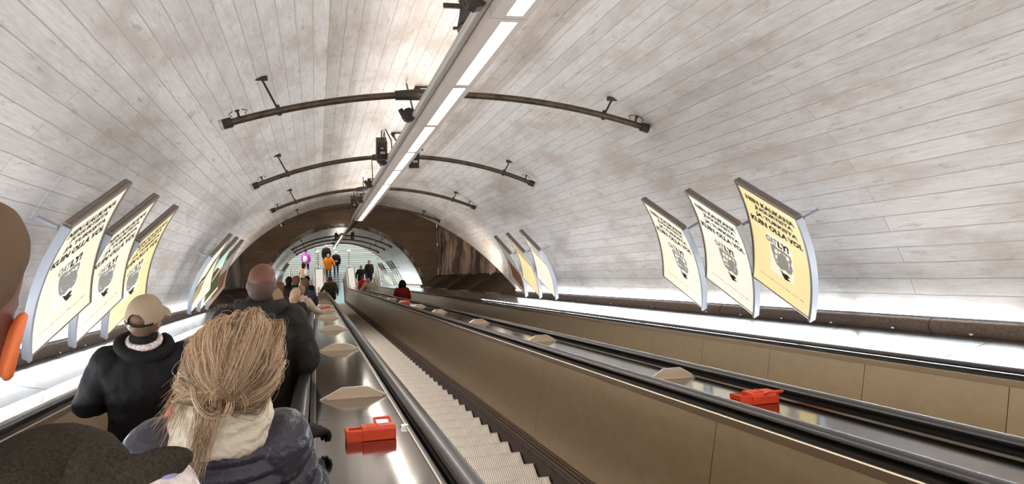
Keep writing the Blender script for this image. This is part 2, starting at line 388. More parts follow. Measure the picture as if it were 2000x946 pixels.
for ei, ec in enumerate(EC):
    t = thing('escalator', names[ei], 'escalator', W(ec, -1.7, 8))
    k = 0; d = PH + .4619*(3 if ei == 1 else 2) ; stuffb = MB(); cnt = 0
    while d < 53.2:
        if d < 52.9:
            if cnt < 99:
                o = bpy.data.objects.new('step', STEP); C.objects.link(o); o.parent = t; o.location = W(ec, -1.69, d) - Vector(t['_org']); cnt += 1
            else:
                p = W(ec, -1.69, d); stuffb.box(p + Vector((0, -.2, -.02)), (.5, .2, .02)); stuffb.box(p + Vector((0, -.02, -.12)), (.5, .015, .1))
        d += .4619
    if stuffb.v: stuffb.build('far_steps', 'step_metal', t)['kind'] = 'stuff'
    for sd in (-1, 1):
        ds = [-3, 52] + DFAR
        b = MB(); sweep(b, [(ec+sd*.507, -2.05), (ec+sd*.507, -1.63), (ec+sd*.515, -1.615), (ec+sd*.53, -1.60), (ec+sd*.53, -2.05)], ds); b.build('skirt', 'skirt_dark', t)
        b = MB()
        for (x0, x1, y0, y1) in ((.532, .548, -1.63, -1.585), (.553, .566, -1.61, -1.565), (.571, .583, -1.60, -1.55)):
            sweep(b, [(ec+sd*x0, y0-.1), (ec+sd*x0, y1), (ec+sd*x1, y1), (ec+sd*x1, y0-.1)], ds)
        b.build('skirt_moulding', 'pipe_brown', t)
        # leaning side panels, in lengths with open joints
        L0 = -2.6; PL = 3.15 if ei < 2 else 1.30
        while L0 < DEND-.2:
            L1 = min(L0+PL, DEND)
            if L1 > 51: L1 = DEND
            b = MB(); dd = [L0+.003, L1-.003] if L1 <= 52 else [L0+.003] + [x for x in DFAR if x > L0] 
            sweep(b, [(ec+sd*.585, -1.575), (ec+sd*.725, -.835), (ec+sd*.745, -.835), (ec+sd*.61, -1.575)], dd)
            if L0 > 38 or (ei == 0 and sd > 0) or (ei == 1 and sd < 0) or (ei == 2 and sd < 0):
                pass
            bo = b.build('side_panel', 'panel_steel', t); L0 = L1
            if L1 >= DEND: break
        b = MB(); sweep(b, [(ec+sd*.722, -.835), (ec+sd*.722, -.795), (ec+sd*.728, -.790), (ec+sd*.747, -.790), (ec+sd*.747, -.835)], ds); b.build('edge_strip', 'trim_steel', t)
        b = MB(); sweep(b, [(ec+sd*.750, -.85), (ec+sd*.750, -.775), (ec+sd*.79, -.765), (ec+sd*.835, -.775), (ec+sd*.835, -.85)], ds); b.build('handrail_guide', 'dark_trim', t)
        hp = [(ec+sd*(.792+.044*math.cos(R(q))), -.742+.020*math.sin(R(q))) for q in range(0, 360, 30)]
        b = MB(); sweep(b, hp, ds + [DEND + .08*i for i in range(1, 11)]); b.build('handrail', 'rubber', t, smooth=True)
    # landing plate at the foot
    b = MB(); b.box((ec, FY0+1.3, .008), (.60, 1.5, .010)); b.build('comb_plate', 'newel_steel', t)

# decks between the escalators and outside them
def deck(name, label, x0, x1, cat='escalator deck', outer=None, parts=True):
    t = thing(name, label, cat, W((x0+x1)/2, -.8, 8)); ds = [-3, 52] + DFAR
    for (a, c) in ((x0, 1), (x1, -1)):
        if outer and a == outer: continue
        b = MB(); sweep(b, [(a, -.86), (a, -.785), (a+c*.022, -.785), (a+c*.022, -.86)], ds); b.build('deck_trim', 'dark_trim', t)
        b = MB(); sweep(b, [(a+c*.022, -.84), (a+c*.022, -.779), (a+c*.030, -.779), (a+c*.030, -.84)], ds); b.build('edge_bead', 'trim_steel', t)
    xa = x0 + (0 if outer == x0 else .030); xb = x1 - (0 if outer == x1 else .030)
    L0 = -2.4
    while L0 < DEND-.1:
        L1 = L0+3.4 if L0 < 44 else DEND
        dd = [L0+.002, L1-.002] if L1 <= 52 else [L0+.002, 52] + DFAR
        b = MB(); sweep(b, [(xa, -.80), (xa, -.7845), (xb, -.7845), (xb, -.80)], dd); b.build('deck_plate', 'deck_steel', t); L0 = L1
    # rounded end block
    e = WF(0, -.75, DEND); b = MB(); pr = [(0, -.03), (0, -e.z)] ; K = 10
    out = [(math.sin(math.pi*i/K)*.42, -.5+.45*math.cos(math.pi*i/K)) for i in range(K+1)]
    vs = []
    for x in (x0+.03, x1-.03):
        vs += [Vector((x, e.y+p, e.z+q)) for p, q in out] + [Vector((x, e.y-.2, .02)), Vector((x, e.y-.2, e.z-.05))]
    k = len(out)+2; b.add(vs, [(i, (i+1) % k, (i+1) % k+k, i+k) for i in range(k)] + [tuple(range(k))[::-1], tuple(range(k, 2*k))]); b.build('end_block', 'newel_steel', t)
    return t
D1 = deck('steel_deck', 'glossy steel deck with trapezoid fins between the queue and the empty escalator', EC[0]+.845, EC[1]-.845)
D2 = deck('steel_deck', 'dark glossy steel deck between the empty escalator and the right hand escalator', EC[1]+.845, EC[2]-.845)
def fin(s_, x0, x1):
    # upright trapezoid sheet standing square on the deck
    w = x1-x0; o = W((x0+x1)/2, -.784, s_); t = thing('trapezoid_fin', 'x', 'fin', o)
    b = MB(); pr = [(x0, -.784), (x1, -.784), (x1-w*.32, -.716), (x0+w*.32, -.716)]
    b.prism([(p, q) for p, q in pr], s_-.004, s_+.004); SH = b.build('sheet', 'fin_beige', t)
    b = MB()
    for (p, q) in ((pr[1], pr[2]), (pr[2], pr[3]), (pr[3], pr[0])):
        b.tube([W(p[0], p[1], s_), W(q[0], q[1], s_)], .0055, 6)
    b.build('rim', 'bright_steel', SH)
    b = MB(); b.prism([(x0+w*.1, -.784), (x1-w*.1, -.784), (x1-w*.1, -.780), (x0+w*.1, -.780)], s_-.03, s_+.004); b.build('foot_flange', 'fin_beige', t)
    return t
FL = [5.13, 8.53, 11.84, 15.28, 18.41, 21.6, 24.9, 28.1, 31.4, 34.7, 38.0, 41.2]
ordn = ['nearest', 'second', 'third', 'fourth', 'fifth', 'sixth', 'seventh', 'eighth', 'ninth', 'tenth', 'eleventh', 'twelfth']
for i, s_ in enumerate(FL):
    f = fin(s_, EC[0]+.90, EC[1]-.86); f['label'] = 'beige trapezoid fin on the left steel deck, %s down from the near red block' % ordn[i] if i else 'large beige trapezoid fin standing on the left deck just beyond the near red block'
    f['group'] = 'fins on the left steel deck'
for i, s_ in enumerate([4.92, 8.12, 11.5, 15.4, 18.5, 21.8, 25.1, 28.4, 31.7, 35.0]):
    f = fin(s_, EC[1]+.89, EC[2]-.885); f['label'] = 'pale trapezoid fin on the right hand deck, %s from the near end' % ordn[i]; f['group'] = 'fins on the right hand deck'

def red_block(s_, tx, label, yaw=0, sc=1.0, flip=False):
    """red cast block with a sloping loop handle at each end"""
    o = W(tx, -.784, s_); t = thing('red_deck_block', label, 'red block', o, 'red blocks on the decks')
    X = Vector((math.cos(yaw), 0, 0)) + WD(0, 0, 1)*math.sin(yaw); Nn = WD(0, 1, 0); S_ = X.cross(Nn)*-1; S_ = S_ if S_.dot(WD(0, 0, 1)) > 0 else -S_; S_ = -S_ if flip else S_
    def P(x, n, s2): return o + (X*x + Nn*n + S_*s2)*sc
    def pris(b, prof, x0, x1):   # prof in (s, n)
        k = len(prof); b.add([P(x0, q, p) for p, q in prof] + [P(x1, q, p) for p, q in prof], [(i, (i+1) % k, (i+1) % k+k, i+k) for i in range(k)] + [tuple(range(k))[::-1], tuple(range(k, 2*k))])
    b = MB(); pris(b, [(-.05, 0), (.075, 0), (.075, .045), (.06, .062), (-.035, .066), (-.05, .052)], -.045, .115); bd = b.build('body', 'red_paint', t); bevel(bd, .004); BD_ = bd
    for sg, x0, x1 in ((1, .115, .118), (-1, -.118, -.045)):
        if sg > 0:
            fr = [(.03, .035, .075, .07), ]
            b = MB()
            # raised open loop at the far corner
            for (a, c) in (((.03, .055, .07), (.03, .074, .125)), ((.03, .074, .125), (.105, .074, .125)), ((.105, .074, .125), (.105, .055, .07))):
                b.tube([P(a[0], a[1], a[2]), P(c[0], c[1], c[2])], .0075*sc, 6)
            b.add([P(.03, .05, .06), P(.105, .05, .06), P(.105, .083, .12), P(.03, .083, .12)], [(0, 1, 2, 3), (3, 2, 1, 0)]) if False else None
            b.build('handle', 'red_paint', t)
        else:
            b = MB()
            pris(b, [(-.045, .0), (-.045, .048), (-.03, .055), (-.03, 0)], -.118, -.045)
            pris(b, [(.05, .0), (.05, .05), (.066, .05), (.066, 0)], -.118, -.045)
            b.add([P(-.1196, .052, -.0465), P(-.1196, .0565, .0675), P(-.105, .0565, .0675), P(-.105, .052, -.0465), P(-.1196, .030, -.0465), P(-.1196, .030, .0675), P(-.105, .030, .0675), P(-.105, .030, -.0465)],
                  [(0, 1, 2, 3), (7, 6, 5, 4), (0, 4, 5, 1), (1, 5, 6, 2), (2, 6, 7, 3), (3, 7, 4, 0)])
            b.build('end_frame', 'red_paint', t)
    b = MB(); pris(b, [(.0, .064), (.045, .064), (.045, .067), (0, .067)], -.02, .02); pris(b, [(-.03, .065), (.05, .063), (.05, .069), (-.03, .07)], .028, .034); b.build('lid_rib', 'red_paint', BD_)
    return t
red_block(3.80, .235, 'red metal block with handles on the left steel deck beside the black gloves', .04)
red_block(19.8, .20, 'small far red block on the left steel deck beyond the fins', 0)
red_block(3.86, 2.345, 'red metal block with loop handle on the right hand deck', 0, flip=True)
red_block(21.0, 2.33, 'small far red block on the right hand deck near the woman in dark red', 0)
# small litter scrap by the near red block and the pale rod
b = MB(); b.prism([(.395, -.784), (.44, -.784), (.435, -.768), (.40, -.770)], 3.98, 4.02); tag(b.build('metal_tab', 'bright_steel'), 'small pale metal tab on the deck at the right end of the near red block', 'tab')

# sloping metal ledges between the outer handrails and the walls
for sd in (1, -1):
    ho = (EC[2]+.845) if sd > 0 else (EC[0]-.845); wl = TC + sd*3.80
    t = thing('metal_ledge', 'bright steel ledge between the right handrail and the white wall' if sd > 0 else 'bright steel ledge between the left handrail and the white wall', 'ledge', W((ho+wl)/2, -.75, 8))
    L0 = -2.2; k = 0
    while L0 < 52:
        L1 = L0 + (1.75 if sd > 0 else 1.75)
        b = MB(); b.prism([(ho+sd*.02, -.83), (ho+sd*.02, -.815), (wl, -.655), (wl, -.67)], L0+.006, min(L1, 52)-.006)
        b.build('ledge_panel', 'ledge_steel', t); L0 = L1
    b = MB(); sweep(b, [(ho, -.86), (ho, -.79), (ho+sd*.035, -.79), (ho+sd*.035, -.86)], [-3, 52]+DFAR); b.build('ledge_rim', 'dark_trim', t)
    b = MB(); sweep(b, [(ho+sd*.035, -.85), (ho+sd*.035, -.783), (ho+sd*.05, -.783), (ho+sd*.05, -.85)], [-3, 52]+DFAR); b.build('ledge_bead', 'bright_steel', t)
    b = MB()
    for q in range(26): b.box(W(wl-sd*.07, -.635, 1.6+q*.85), (.018, .018, .006), (Vector((1, 0, 0)), WD(0, 0, 1), WD(0, 1, 0)))
    b.build('bolt_head', 'bright_steel', t)

# fluorescent strips lying along the foot of both walls
for sd in (1, -1):
    for k in range(11 if True else 0):
        a0 = (-1.0 + k*1.88) if k < 11 else 0
        x_, n_ = TC + sd*3.815, -.520
        t = thing('strip_lamp', 'thin bright lamp strip at the foot of the %s wall, %s from the near end' % ('right' if sd > 0 else 'left', (ordn+['x'])[k]), 'lamp', W(x_, n_, a0+.9), 'lamp strips at the foot of the walls')
        b = MB(); b.tube([W(x_, n_+.016, a0+.03), W(x_, n_+.016, a0+1.82)], .011, 8); b.build('tube', 'strip_glow', t)
        b = MB(); b.prism([(x_-.014, n_-.01), (x_+.014, n_-.01), (x_+.014, n_+.002), (x_-.014, n_+.002)], a0, a0+1.85); b.build('holder', 'poster_frame', t)
# chromed posts on the landing
for i, x in enumerate((.14, 2.34)):
    p = Vector((x, 50.3, 0)); t = thing('bollard_post', ('left' if i == 0 else 'right')+' of the two upright steel posts on the lower landing', 'post', p, 'posts on the lower landing')
    b = MB(); b.tube([p, p+Vector((0, 0, 1.22))], .065, 16); b.build('shaft', 'conduit_grey', t, smooth=True)
    b = MB(); b.tube([p+Vector((0, 0, 1.22)), p+Vector((0, 0, 1.30))], .105, 18); b.build('cap', 'white_paint', t, smooth=True)
    b = MB(); b.tube([p, p+Vector((0, 0, .03))], .11, 18); b.build('base_flange', 'bright_steel', t)

# ================================================================ CEILING LIGHT LINE
LT, LN, LP_ = 1.253, 1.63, 1.81
def lamp_unit(s0, length, n, label, far=False):
    t = thing('ceiling_lamp', label, 'lamp', W(LT, n+.1, s0+length/2), 'line of ceiling lamps')
    b = MB(); hw = .123
    b.prism([(LT-hw, n), (LT-hw, n+.10), (LT-hw*.6, n+.13), (LT+hw*.6, n+.13), (LT+hw, n+.10), (LT+hw, n), (LT+hw-.050, n), (LT+hw-.058, n+.025), (LT-hw+.096, n+.025), (LT-hw+.088, n)], s0+.006, s0+length-.006)
    b.build('housing', 'fixture_paint', t)
    for q in (s0+.006, s0+length-.066):
        b = MB(); b.prism([(LT-hw+.088, n), (LT+hw-.050, n), (LT+hw-.050, n+.024), (LT-hw+.088, n+.024)], q, q+.060); b.build('end_frame', 'fixture_paint', t)
    b = MB(); b.prism([(LT-hw+.092, n+.008), (LT+hw-.054, n+.008), (LT+hw-.054, n+.022), (LT-hw+.092, n+.022)], s0+.068, s0+length-.068); b.build('diffuser', 'lamp_glow_far' if far else 'lamp_glow', t)
    return t
s0 = 4.75-2*LP_; k = 1
while s0 < 22.5:
    lamp_unit(s0, LP_, LN, 'long glowing ceiling lamp, %s in the row counted from the top of the photo' % (ordn[k-2] if k-2 < 12 else 'last') if k >= 2 else 'ceiling lamp of the row overhead, above the top of the photo')
    k += 1; s0 += LP_
for i in range(6):
    lamp_unit(37.3+i*3.2, 3.2, 1.98+.02*i, 'warm ceiling lamp in the lower tunnel, %s from its mouth' % ordn[i], True)
# grey carrier tube beside the lamps, running on bare between the two tunnels
b = MB(); pts = [W(1.09, 1.735, -8), W(1.09, 1.735, 22.9), W(1.20, 1.80, 27), W(1.3, 1.98, 37), W(1.3, 2.12, 55)]; b.tube(pts, .040, 12)
tag(b.build('carrier_tube', 'conduit_grey', smooth=True), 'long grey carrier tube running beside the ceiling lamps down to the lower tunnel', 'tube')
b = MB(); b.prism([(LT-.06, 1.67), (LT+.06, 1.67), (LT+.06, 1.74), (LT-.06, 1.74)], 22.85, 24.4)
b.tube([W(LT, 1.70, 24.4), W(1.28, 1.80, 29), W(1.32, 2.0, 37.3)], .05, 8); tag(b.build('cable_tray', 'iron_dark'), 'dark bare cable tray beyond the last lit lamp of the upper tunnel', 'cable tray')

def hanger(s_, label, t0=1.42):
    t = thing('lamp_hanger', label, 'hanger', W(t0, 2.4, s_), 'iron hangers on the ceiling')
    top_n = 2.42
    b = MB(); b.box(W(t0, top_n-.01, s_), (.13, .016, .012), (Vector((1, 0, 0)), WD(0, 0, 1), WD(0, 1, 0)))
    for x in (-.10, .10): b.add([W(t0+x-.05, top_n-.02, s_), W(t0+x+.05, top_n-.02, s_), W(t0+x, top_n-.09, s_+.01), W(t0+x, top_n-.02, s_+.03)], [(0, 1, 2), (0, 2, 3), (1, 3, 2), (0, 3, 1)])
    b.build('ceiling_plate', 'iron_dark', t)
    b = MB(); b.tube([W(t0-.10, top_n-.03, s_), W(t0-.06, top_n-.13, s_), W(t0, top_n-.16, s_)], .014, 6); b.tube([W(t0+.10, top_n-.03, s_), W(t0+.06, top_n-.13, s_), W(t0, top_n-.16, s_)], .014, 6); b.build('stirrup', 'iron_dark', t)
    b = MB(); b.tube([W(t0, top_n-.14, s_), W(LT+.02, LN+.12, s_)], .012, 6); b.tube([W(t0, top_n-.22, s_), W(t0-.005, top_n-.27, s_)], .028, 8); b.build('drop_rod', 'iron_dark', t)
for i, s_ in enumerate((3.45, 6.57, 9.77, 12.99, 16.1, 19.2, 22.7)):
    hanger(s_, 'black iron lamp hanger on the ceiling, %s from the top of the photo' % ordn[i])
for i, s_ in enumerate((4.7, 8.3, 11.6, 14.6, 17.6)):
    t = thing('stay_rod', 'thin dark stay rod slanting from ceiling to carrier tube, %s down' % ordn[i], 'rod', W(1.1, 2, s_), 'slanting stay rods')
    b = MB(); b.tube([W(1.08, 1.74, s_), W(1.17, 2.42, s_+1.35)], .011, 6); b.build('rod', 'iron_dark', t)
    b = MB(); b.tube([W(1.02, 1.735, s_-.05), W(1.02, 1.735, s_+.05)], .075, 10); b.tube([W(.98, 1.70, s_), W(.93, 1.80, s_)], .03, 6); b.build('tube_clamp', 'iron_dark', t)
# dark cylindrical speaker near the top of the photo
t = thing('ceiling_cylinder', 'dark upright cylinder hanging beside the lamps at the top of the photo', 'cylinder', W(1.2, 2, 5.9))
b = MB(); b.tube([W(1.27, 2.16, 6.12), W(1.20, 1.93, 5.92)], .068, 20); b.build('body', 'iron_dark', t, smooth=True)
b = MB(); b.tube([W(1.21, 1.94, 5.93), W(1.15, 1.86, 5.72), W(1.12, 1.74, 5.52)], [.05, .05, .035], 12); b.build('elbow', 'iron_dark', t, smooth=True)
b = MB(); b.box(W(1.22, 2.18, 6.1), (.16, .012, .02), (Vector((1, 0, 0)), WD(0, 0, 1), WD(0, 1, 0))); b.build('bracket', 'iron_dark', t); b = MB(); b.tube([W(1.10, 1.93, 5.9), W(1.32, 1.96, 5.95)], .014, 6); b.build('bracket', 'iron_dark', t)

# hanging loudspeaker boxes
def speaker_box(tx, nn, s_, label):
    o = W(tx, nn, s_); t = thing('loudspeaker', label, 'loudspeaker', o)
    ax = (Vector((1, 0, 0)), Vector((0, 1, 0)), Vector((0, 0, 1)))
    b = MB(); b.box(o, (.075, .10, .135), ax); CS = bevel(b.build('case', 'iron_dark', t), .008)
    b = MB(); b.box(o+Vector((0, 0, -.140)), (.078, .103, .006), ax); b.build('base_plate', 'pipe_brown', t)
    b = MB(); b.box(o+Vector((.01, -.104, -.03)), (.035, .004, .018), ax); b.box(o+Vector((.0, -.104, .04)), (.02, .004, .008), ax); b.build('maker_plate', 'conduit_grey', CS)
    b = MB(); b.tube([o+Vector((0, 0, .13)), o+Vector((0, .02, .26)), o+Vector((.06, .05, .27)), o+Vector((.14, 0, .12)), W(1.08, 1.78, s_-.4)], .010, 6); b.tube([o+Vector((.02, 0, .13)), o+Vector((.03, 0, .24))], .006, 5); b.build('cable', 'cable_black', t)
speaker_box(.97, 1.86, 11.25, 'dark box loudspeaker hanging left of the lamps by the second arched pipe')
speaker_box(.95, 1.86, 19.4, 'smaller far box loudspeaker hanging left of the lamps')
speaker_box(1.52, 1.83, 11.9, 'dark box loudspeaker half hidden behind the right side of the lamps')
speaker_box(.98, 2.0, 38.0, 'dark loudspeaker at the mouth of the lower tunnel, left of the lamp'); speaker_box(1.75, 2.0, 38.0, 'dark loudspeaker at the mouth of the lower tunnel, right of the lamp')

# arched sprinkler pipes
def arch_pipe(s_, apex, sag, hw, label, r=.036, far=False, ct=TC+.04):
    rad = (hw*hw+sag*sag)/(2*sag); amax = math.asin(hw/rad)
    def P(a, dr=0, ds=0): return W(ct+(rad+dr)*math.sin(a), apex-rad+(rad+dr)*math.cos(a), s_+ds)
    t = thing('arched_pipe', label, 'pipe', P(0), 'arched sprinkler pipes')
    b = MB(); b.tube([P(-amax+2*amax*i/40) for i in range(41)], r, 12); b.build('pipe', 'sprinkler_brown', t, smooth=True)
    for sg in (-1, 1):
        b = MB(); b.tube([P(sg*amax*.985), P(sg*amax*1.03)], r*1.45, 12); EP = b.build('end_coupling', 'iron_dark', t, smooth=True)
        b = MB(); b.tube([P(sg*amax*1.025), P(sg*amax*1.04)], r*1.5, 12); b.build('end_cap', 'conduit_grey', EP)
        b = MB(); q = sg*amax*.95; b.tube([P(q, r), P(q, .09)], .012, 6); b.tube([P(q, .09), P(q, .10)], .026, 8)
        b.tube([P(q-.008, .05), P(q-.012, .075), P(q-.006, .10)], .005, 5); b.tube([P(q+.008, .05), P(q+.012, .075), P(q+.006, .10)], .005, 5); b.build('sprinkler_head', 'iron_dark', t)
        q = sg*amax*.78; pw = P(q); dv = Vector((pw.x-TC, 0, 0)); 
        # strut out to the lining
        tt = ct+rad*math.sin(q); nn = apex-rad+rad*math.cos(q); dd = Vector((tt-TC, nn-NC)); L_ = dd.length; u_ = dd/L_
        e_ = (TC+u_.x*(RAD-.01), NC+u_.y*(RAD-.01)); f_ = (tt + (e_[0]-tt)*.42, nn + (e_[1]-nn)*.42) if L_ < RAD-.3 else e_
        b = MB(); b.tube([pw, W(e_[0], e_[1], s_)], .011, 6); b.tube([P(q, -r*1.3), P(q, r*1.6)], r*.6, 8); b.box(W(e_[0], e_[1], s_), (.06, .02, .02)); b.build('strut', 'iron_dark', t)
    b = MB(); b.tube([P(-.075), P(-.045), P(-.02)], [r*1.4, r*1.7, r*1.6], 12); b.build('middle_coupling', 'iron_dark', t)
arch_pipe(8.0, 1.90, .33, 2.22, ct=1.42, label= 'nearest arched brown sprinkler pipe crossing behind the ceiling lamps')
arch_pipe(12.75, 1.97, .46, 2.26, ct=1.38, label= 'second arched brown sprinkler pipe from the front')
arch_pipe(17.8, 2.01, .46, 2.26, ct=1.38, label= 'third arched brown sprinkler pipe from the front')
arch_pipe(23.1, 2.07, .46, 2.26, ct=1.38, label= 'fourth arched sprinkler pipe at the dark end of the upper tunnel')
for i, s_ in enumerate((39.5, 43.5, 48.0)): arch_pipe(s_, 2.10, .62, 2.4, 'thin dark arched pipe in the lower tunnel, %s from its mouth' % ordn[i], r=.04)

# ================================================================ LIGHTBOX POSTERS
def font_mesh(txt):
    cu = bpy.data.curves.new('lettering', 'FONT'); cu.body = txt; cu.size = 1; cu.offset = .055; cu.resolution_u = 2
    o = bpy.data.objects.new('lettering', cu); C.objects.link(o); dg = bpy.context.evaluated_depsgraph_get(); dg.update()
    me = bpy.data.meshes.new_from_object(o.evaluated_get(dg)); vs = [v.co.copy() for v in me.vertices]; fs = [tuple(p.vertices) for p in me.polygons]
    bpy.data.objects.remove(o); bpy.data.curves.remove(cu); bpy.data.meshes.remove(me)
    x0 = min(v.x for v in vs); x1 = max(v.x for v in vs); y0 = min(v.y for v in vs); y1 = max(v.y for v in vs)
    return [((v.x-x0)/(x1-x0), (v.y-y0)/(y1-y0)) for v in vs], fs
LINES = [(font_mesh(s_), u0, u1, v0, v1) for s_, u0, u1, v0, v1 in (('NIIN KAUKANA', .09, .90, .070, .124), ('JUGURTISTA', .20, .84, .144, .198), ('JA TURKISTA', .18, .88, .218, .272), ('KUIN OLLA VOI.', .06, .93, .293, .352))]
OAT = [(font_mesh(s_), u0, u1, v0, v1, mm) for s_, u0, u1, v0, v1, mm in (('OAT', .27, .46, .425, .495, 'ink_grey'), ('LY!', .47, .66, .425, .495, 'ink'),)]
SMALL = [(font_mesh('oooo iiii oooo iiiii ooo iiii'), .12, .88, .885, .893)]
def poster(sd, N, h, w, dX, dZ, label, paper, art, group, detail=True):
    eu = Vector((sd*math.sin(h), -math.cos(h), 0)); F = Vector(N) - eu*w       # F = far top corner
    dv = Vector((sd*dX, 0, -dZ)); out = Vector((sd, 0, 0)).cross(Vector((0, 0, 1))); outn = (eu.cross(dv)).normalized()
    if outn.x*sd < 0: outn = -outn
    def P(u, v, d=0):         # u from the far edge to the near edge, v downwards, d towards the wall
        return F + eu*w*u + dv*v + Vector((sd, 0, .25))*(.07*4*v*(1-v)) + outn*d
    def T(x, v, d): return P(x if sd > 0 else 1-x, v, d)
    t = thing('lightbox_poster', label, 'poster', P(.5, 1, .05), group)
    def slab(u0, u1, v0, v1, d0, d1, nu=1, nv=14):
        b = MB(); vs = []
        for d in (d0, d1):
            for i in range(nu+1):
                for j in range(nv+1): vs.append(P(u0+(u1-u0)*i/nu, v0+(v1-v0)*j/nv, d))
        K = (nu+1)*(nv+1); fs = []
        for L_ in (0, 1):
            for i in range(nu):
                for j in range(nv):
                    q = (L_*K+i*(nv+1)+j, L_*K+(i+1)*(nv+1)+j, L_*K+(i+1)*(nv+1)+j+1, L_*K+i*(nv+1)+j+1); fs.append(q if L_ else q[::-1])
        for j in range(nv): fs += [(j, j+1, K+j+1, K+j), (nu*(nv+1)+j, K+nu*(nv+1)+j, K+nu*(nv+1)+j+1, nu*(nv+1)+j+1)]
        for i in range(nu): fs += [(i*(nv+1), K+i*(nv+1), K+(i+1)*(nv+1), (i+1)*(nv+1)), (i*(nv+1)+nv, (i+1)*(nv+1)+nv, K+(i+1)*(nv+1)+nv, K+i*(nv+1)+nv)]
        return b.add(vs, fs)
    slab(.03, .97, .02, .98, .02, .045).build('light_case', 'poster_frame', t)
    slab(.985, 1.02, -.01, 1.03, -.012, .055).build('side_frame', 'poster_frame', t)
    slab(-.02, .010, 0, 1, -.008, .05).build('side_frame', 'poster_rail', t)
    PR = slab(0, 1.0, .0, 1.0, 0, .018).build('print', paper, t)
    b = MB(); b.tube([P(-.03, -.012, .012), P(1.0, -.012, .012)], .022, 10); b.tube([P(-.03, -.012, .044), P(1.0, -.012, .044)], .022, 10); b.build('top_rail', 'poster_rail', t)
    b = MB(); b.tube([P(-.03, 1.015, .02), P(1.0, 1.015, .02)], .020, 10); b.tube([P(-.03, 1.012, .05), P(1.0, 1.012, .05)], .02, 8); b.build('bottom_rail', 'poster_rail', t)
    for v in (.03,):
        for u in (.97,):
            p0 = P(u, v, .08); p1 = p0.copy()
            for _ in range(16):
                q = p1 - Vector((0, 0, ZO)); nn = SA*q.y + CA*q.z
                if math.hypot(q.x-TC, nn-NC) > RAD-.02: break
                p1 = p1 + outn*.01
            b = MB(); b.tube([p0, p1], .018, 6); b.build('wall_arm', 'poster_frame', t)
    def ink(meshdata, u0, u1, v0, v1, mname, nm, d=-.003):
        pts, fs = meshdata; b = MB(); b.add([T(u0+(u1-u0)*x, v1-(v1-v0)*y, d) for x, y in pts], fs); b.build(nm, mname, PR)
    def poly(pts, mname, nm, d=-.003, sub=6):
        b = MB(); q = []
        for i in range(len(pts)):
            a, c = pts[i], pts[(i+1) % len(pts)]
            for k in range(sub): q.append((a[0]+(c[0]-a[0])*k/sub, a[1]+(c[1]-a[1])*k/sub))
        b.add([T(x, v, d) for x, v in q] + [T(x, v, d+.001) for x, v in q], [tuple(range(len(q))), tuple(range(2*len(q)-1, len(q)-1, -1))]); b.build(nm, mname, PR)
    def grid(u0, u1, v0, v1, mname, nm, d):
        b = MB(); K = 6; b.add([T(u0+(u1-u0)*i/K, v0+(v1-v0)*j/K, d) for i in range(K+1) for j in range(K+1)], [(i*(K+1)+j, i*(K+1)+j+1, (i+1)*(K+1)+j+1, (i+1)*(K+1)+j) for i in range(K) for j in range(K)]); b.build(nm, mname, PR)
    if art == 'slogan':
        b = MB()
        for md, u0, u1, v0, v1 in LINES:
            pts, fs = md; b.add([T(u0+(u1-u0)*x, v1-(v1-v0)*y, -.005) for x, y in pts], fs)
        b.build('lettering', 'ink', PR)
        if detail:
            grid(.30, .70, .40, .80, 'ink_light', 'picture_ground', -.0015)
            for md, u0, u1, v0, v1, mm in OAT: ink(md, u0, u1, v0, v1, mm, 'lettering', -.0045)
            # torn-edged carton drawing
            poly([(.33, .51), (.40, .50), (.46, .515), (.55, .505), (.67, .52), (.685, .56), (.665, .60), (.69, .65), (.67, .70), (.62, .715), (.56, .70), (.50, .72), (.42, .70), (.385, .66), (.36, .61), (.34, .57)], 'ink_grey', 'carton', -.003)
            for v0 in (.535, .595):
                for k in range(4): grid(.40+k*.065, .448+k*.065, v0, v0+.042, 'ink_light', 'carton_mark', -.0045)
            grid(.42, .64, .655, .667, 'ink_light', 'carton_mark', -.0045)
            poly([(.47, .725), (.53, .745), (.60, .735), (.64, .75), (.60, .77), (.655, .785), (.56, .80), (.52, .775)], 'ink', 'spoon_drawing', -.003)
            ink(SMALL[0][0], *SMALL[0][1:], 'ink_grey', 'small_print')
    elif art == 'branch':
        poly([(.0, .62), (.25, .50), (.45, .52), (.7, .34), (1, .28), (1, .34), (.75, .42), (.5, .60), (.3, .57), (.0, .70)], 'art_green', 'branch_shape')
        poly([(0, .70), (.3, .60), (.52, .62), (.4, .8), (0, .9)], 'art_tan', 'ground_shape')
    elif art == 'teal':
        poly([(.1, .05), (.95, .05), (.95, .4), (.1, .3)], 'art_teal', 'sky_shape'); poly([(.0, .45), (.5, .38), (.8, .52), (.3, .68), (0, .62)], 'art_brown', 'rust_shape'); poly([(.3, .7), (.95, .55), (1, .95), (.2, .95)], 'art_green', 'field_shape')
    elif art == 'grey':
        poly([(.05, .05), (.95, .05), (.9, .5), (.1, .45)], 'ink_grey', 'grey_shape'); poly([(.1, .5), (.9, .55), (.9, .9), (.2, .9)], 'art_brown', 'rust_shape')
    return t
mat('art_green', (.10, .13, .06), .6); mat('art_tan', (.55, .42, .2), .6); mat('art_teal', (.35, .58, .52), .6, emit=(.35, .6, .5), estr=.3); mat('art_brown', (.22, .09, .04), .6)
WV = Vector((0, 0, ZO)); SL = 'NIIN KAUKANA slogan'
G1, G2 = 'lightbox posters on the right wall', 'lightbox posters on the left wall'
poster(1, Vector((4.075, 5.255, -2.63))+WV, .175, .832, .45, 1.045, 'yellow glowing slogan poster, the nearest and largest on the right wall', 'paper_warm', 'slogan', G1)
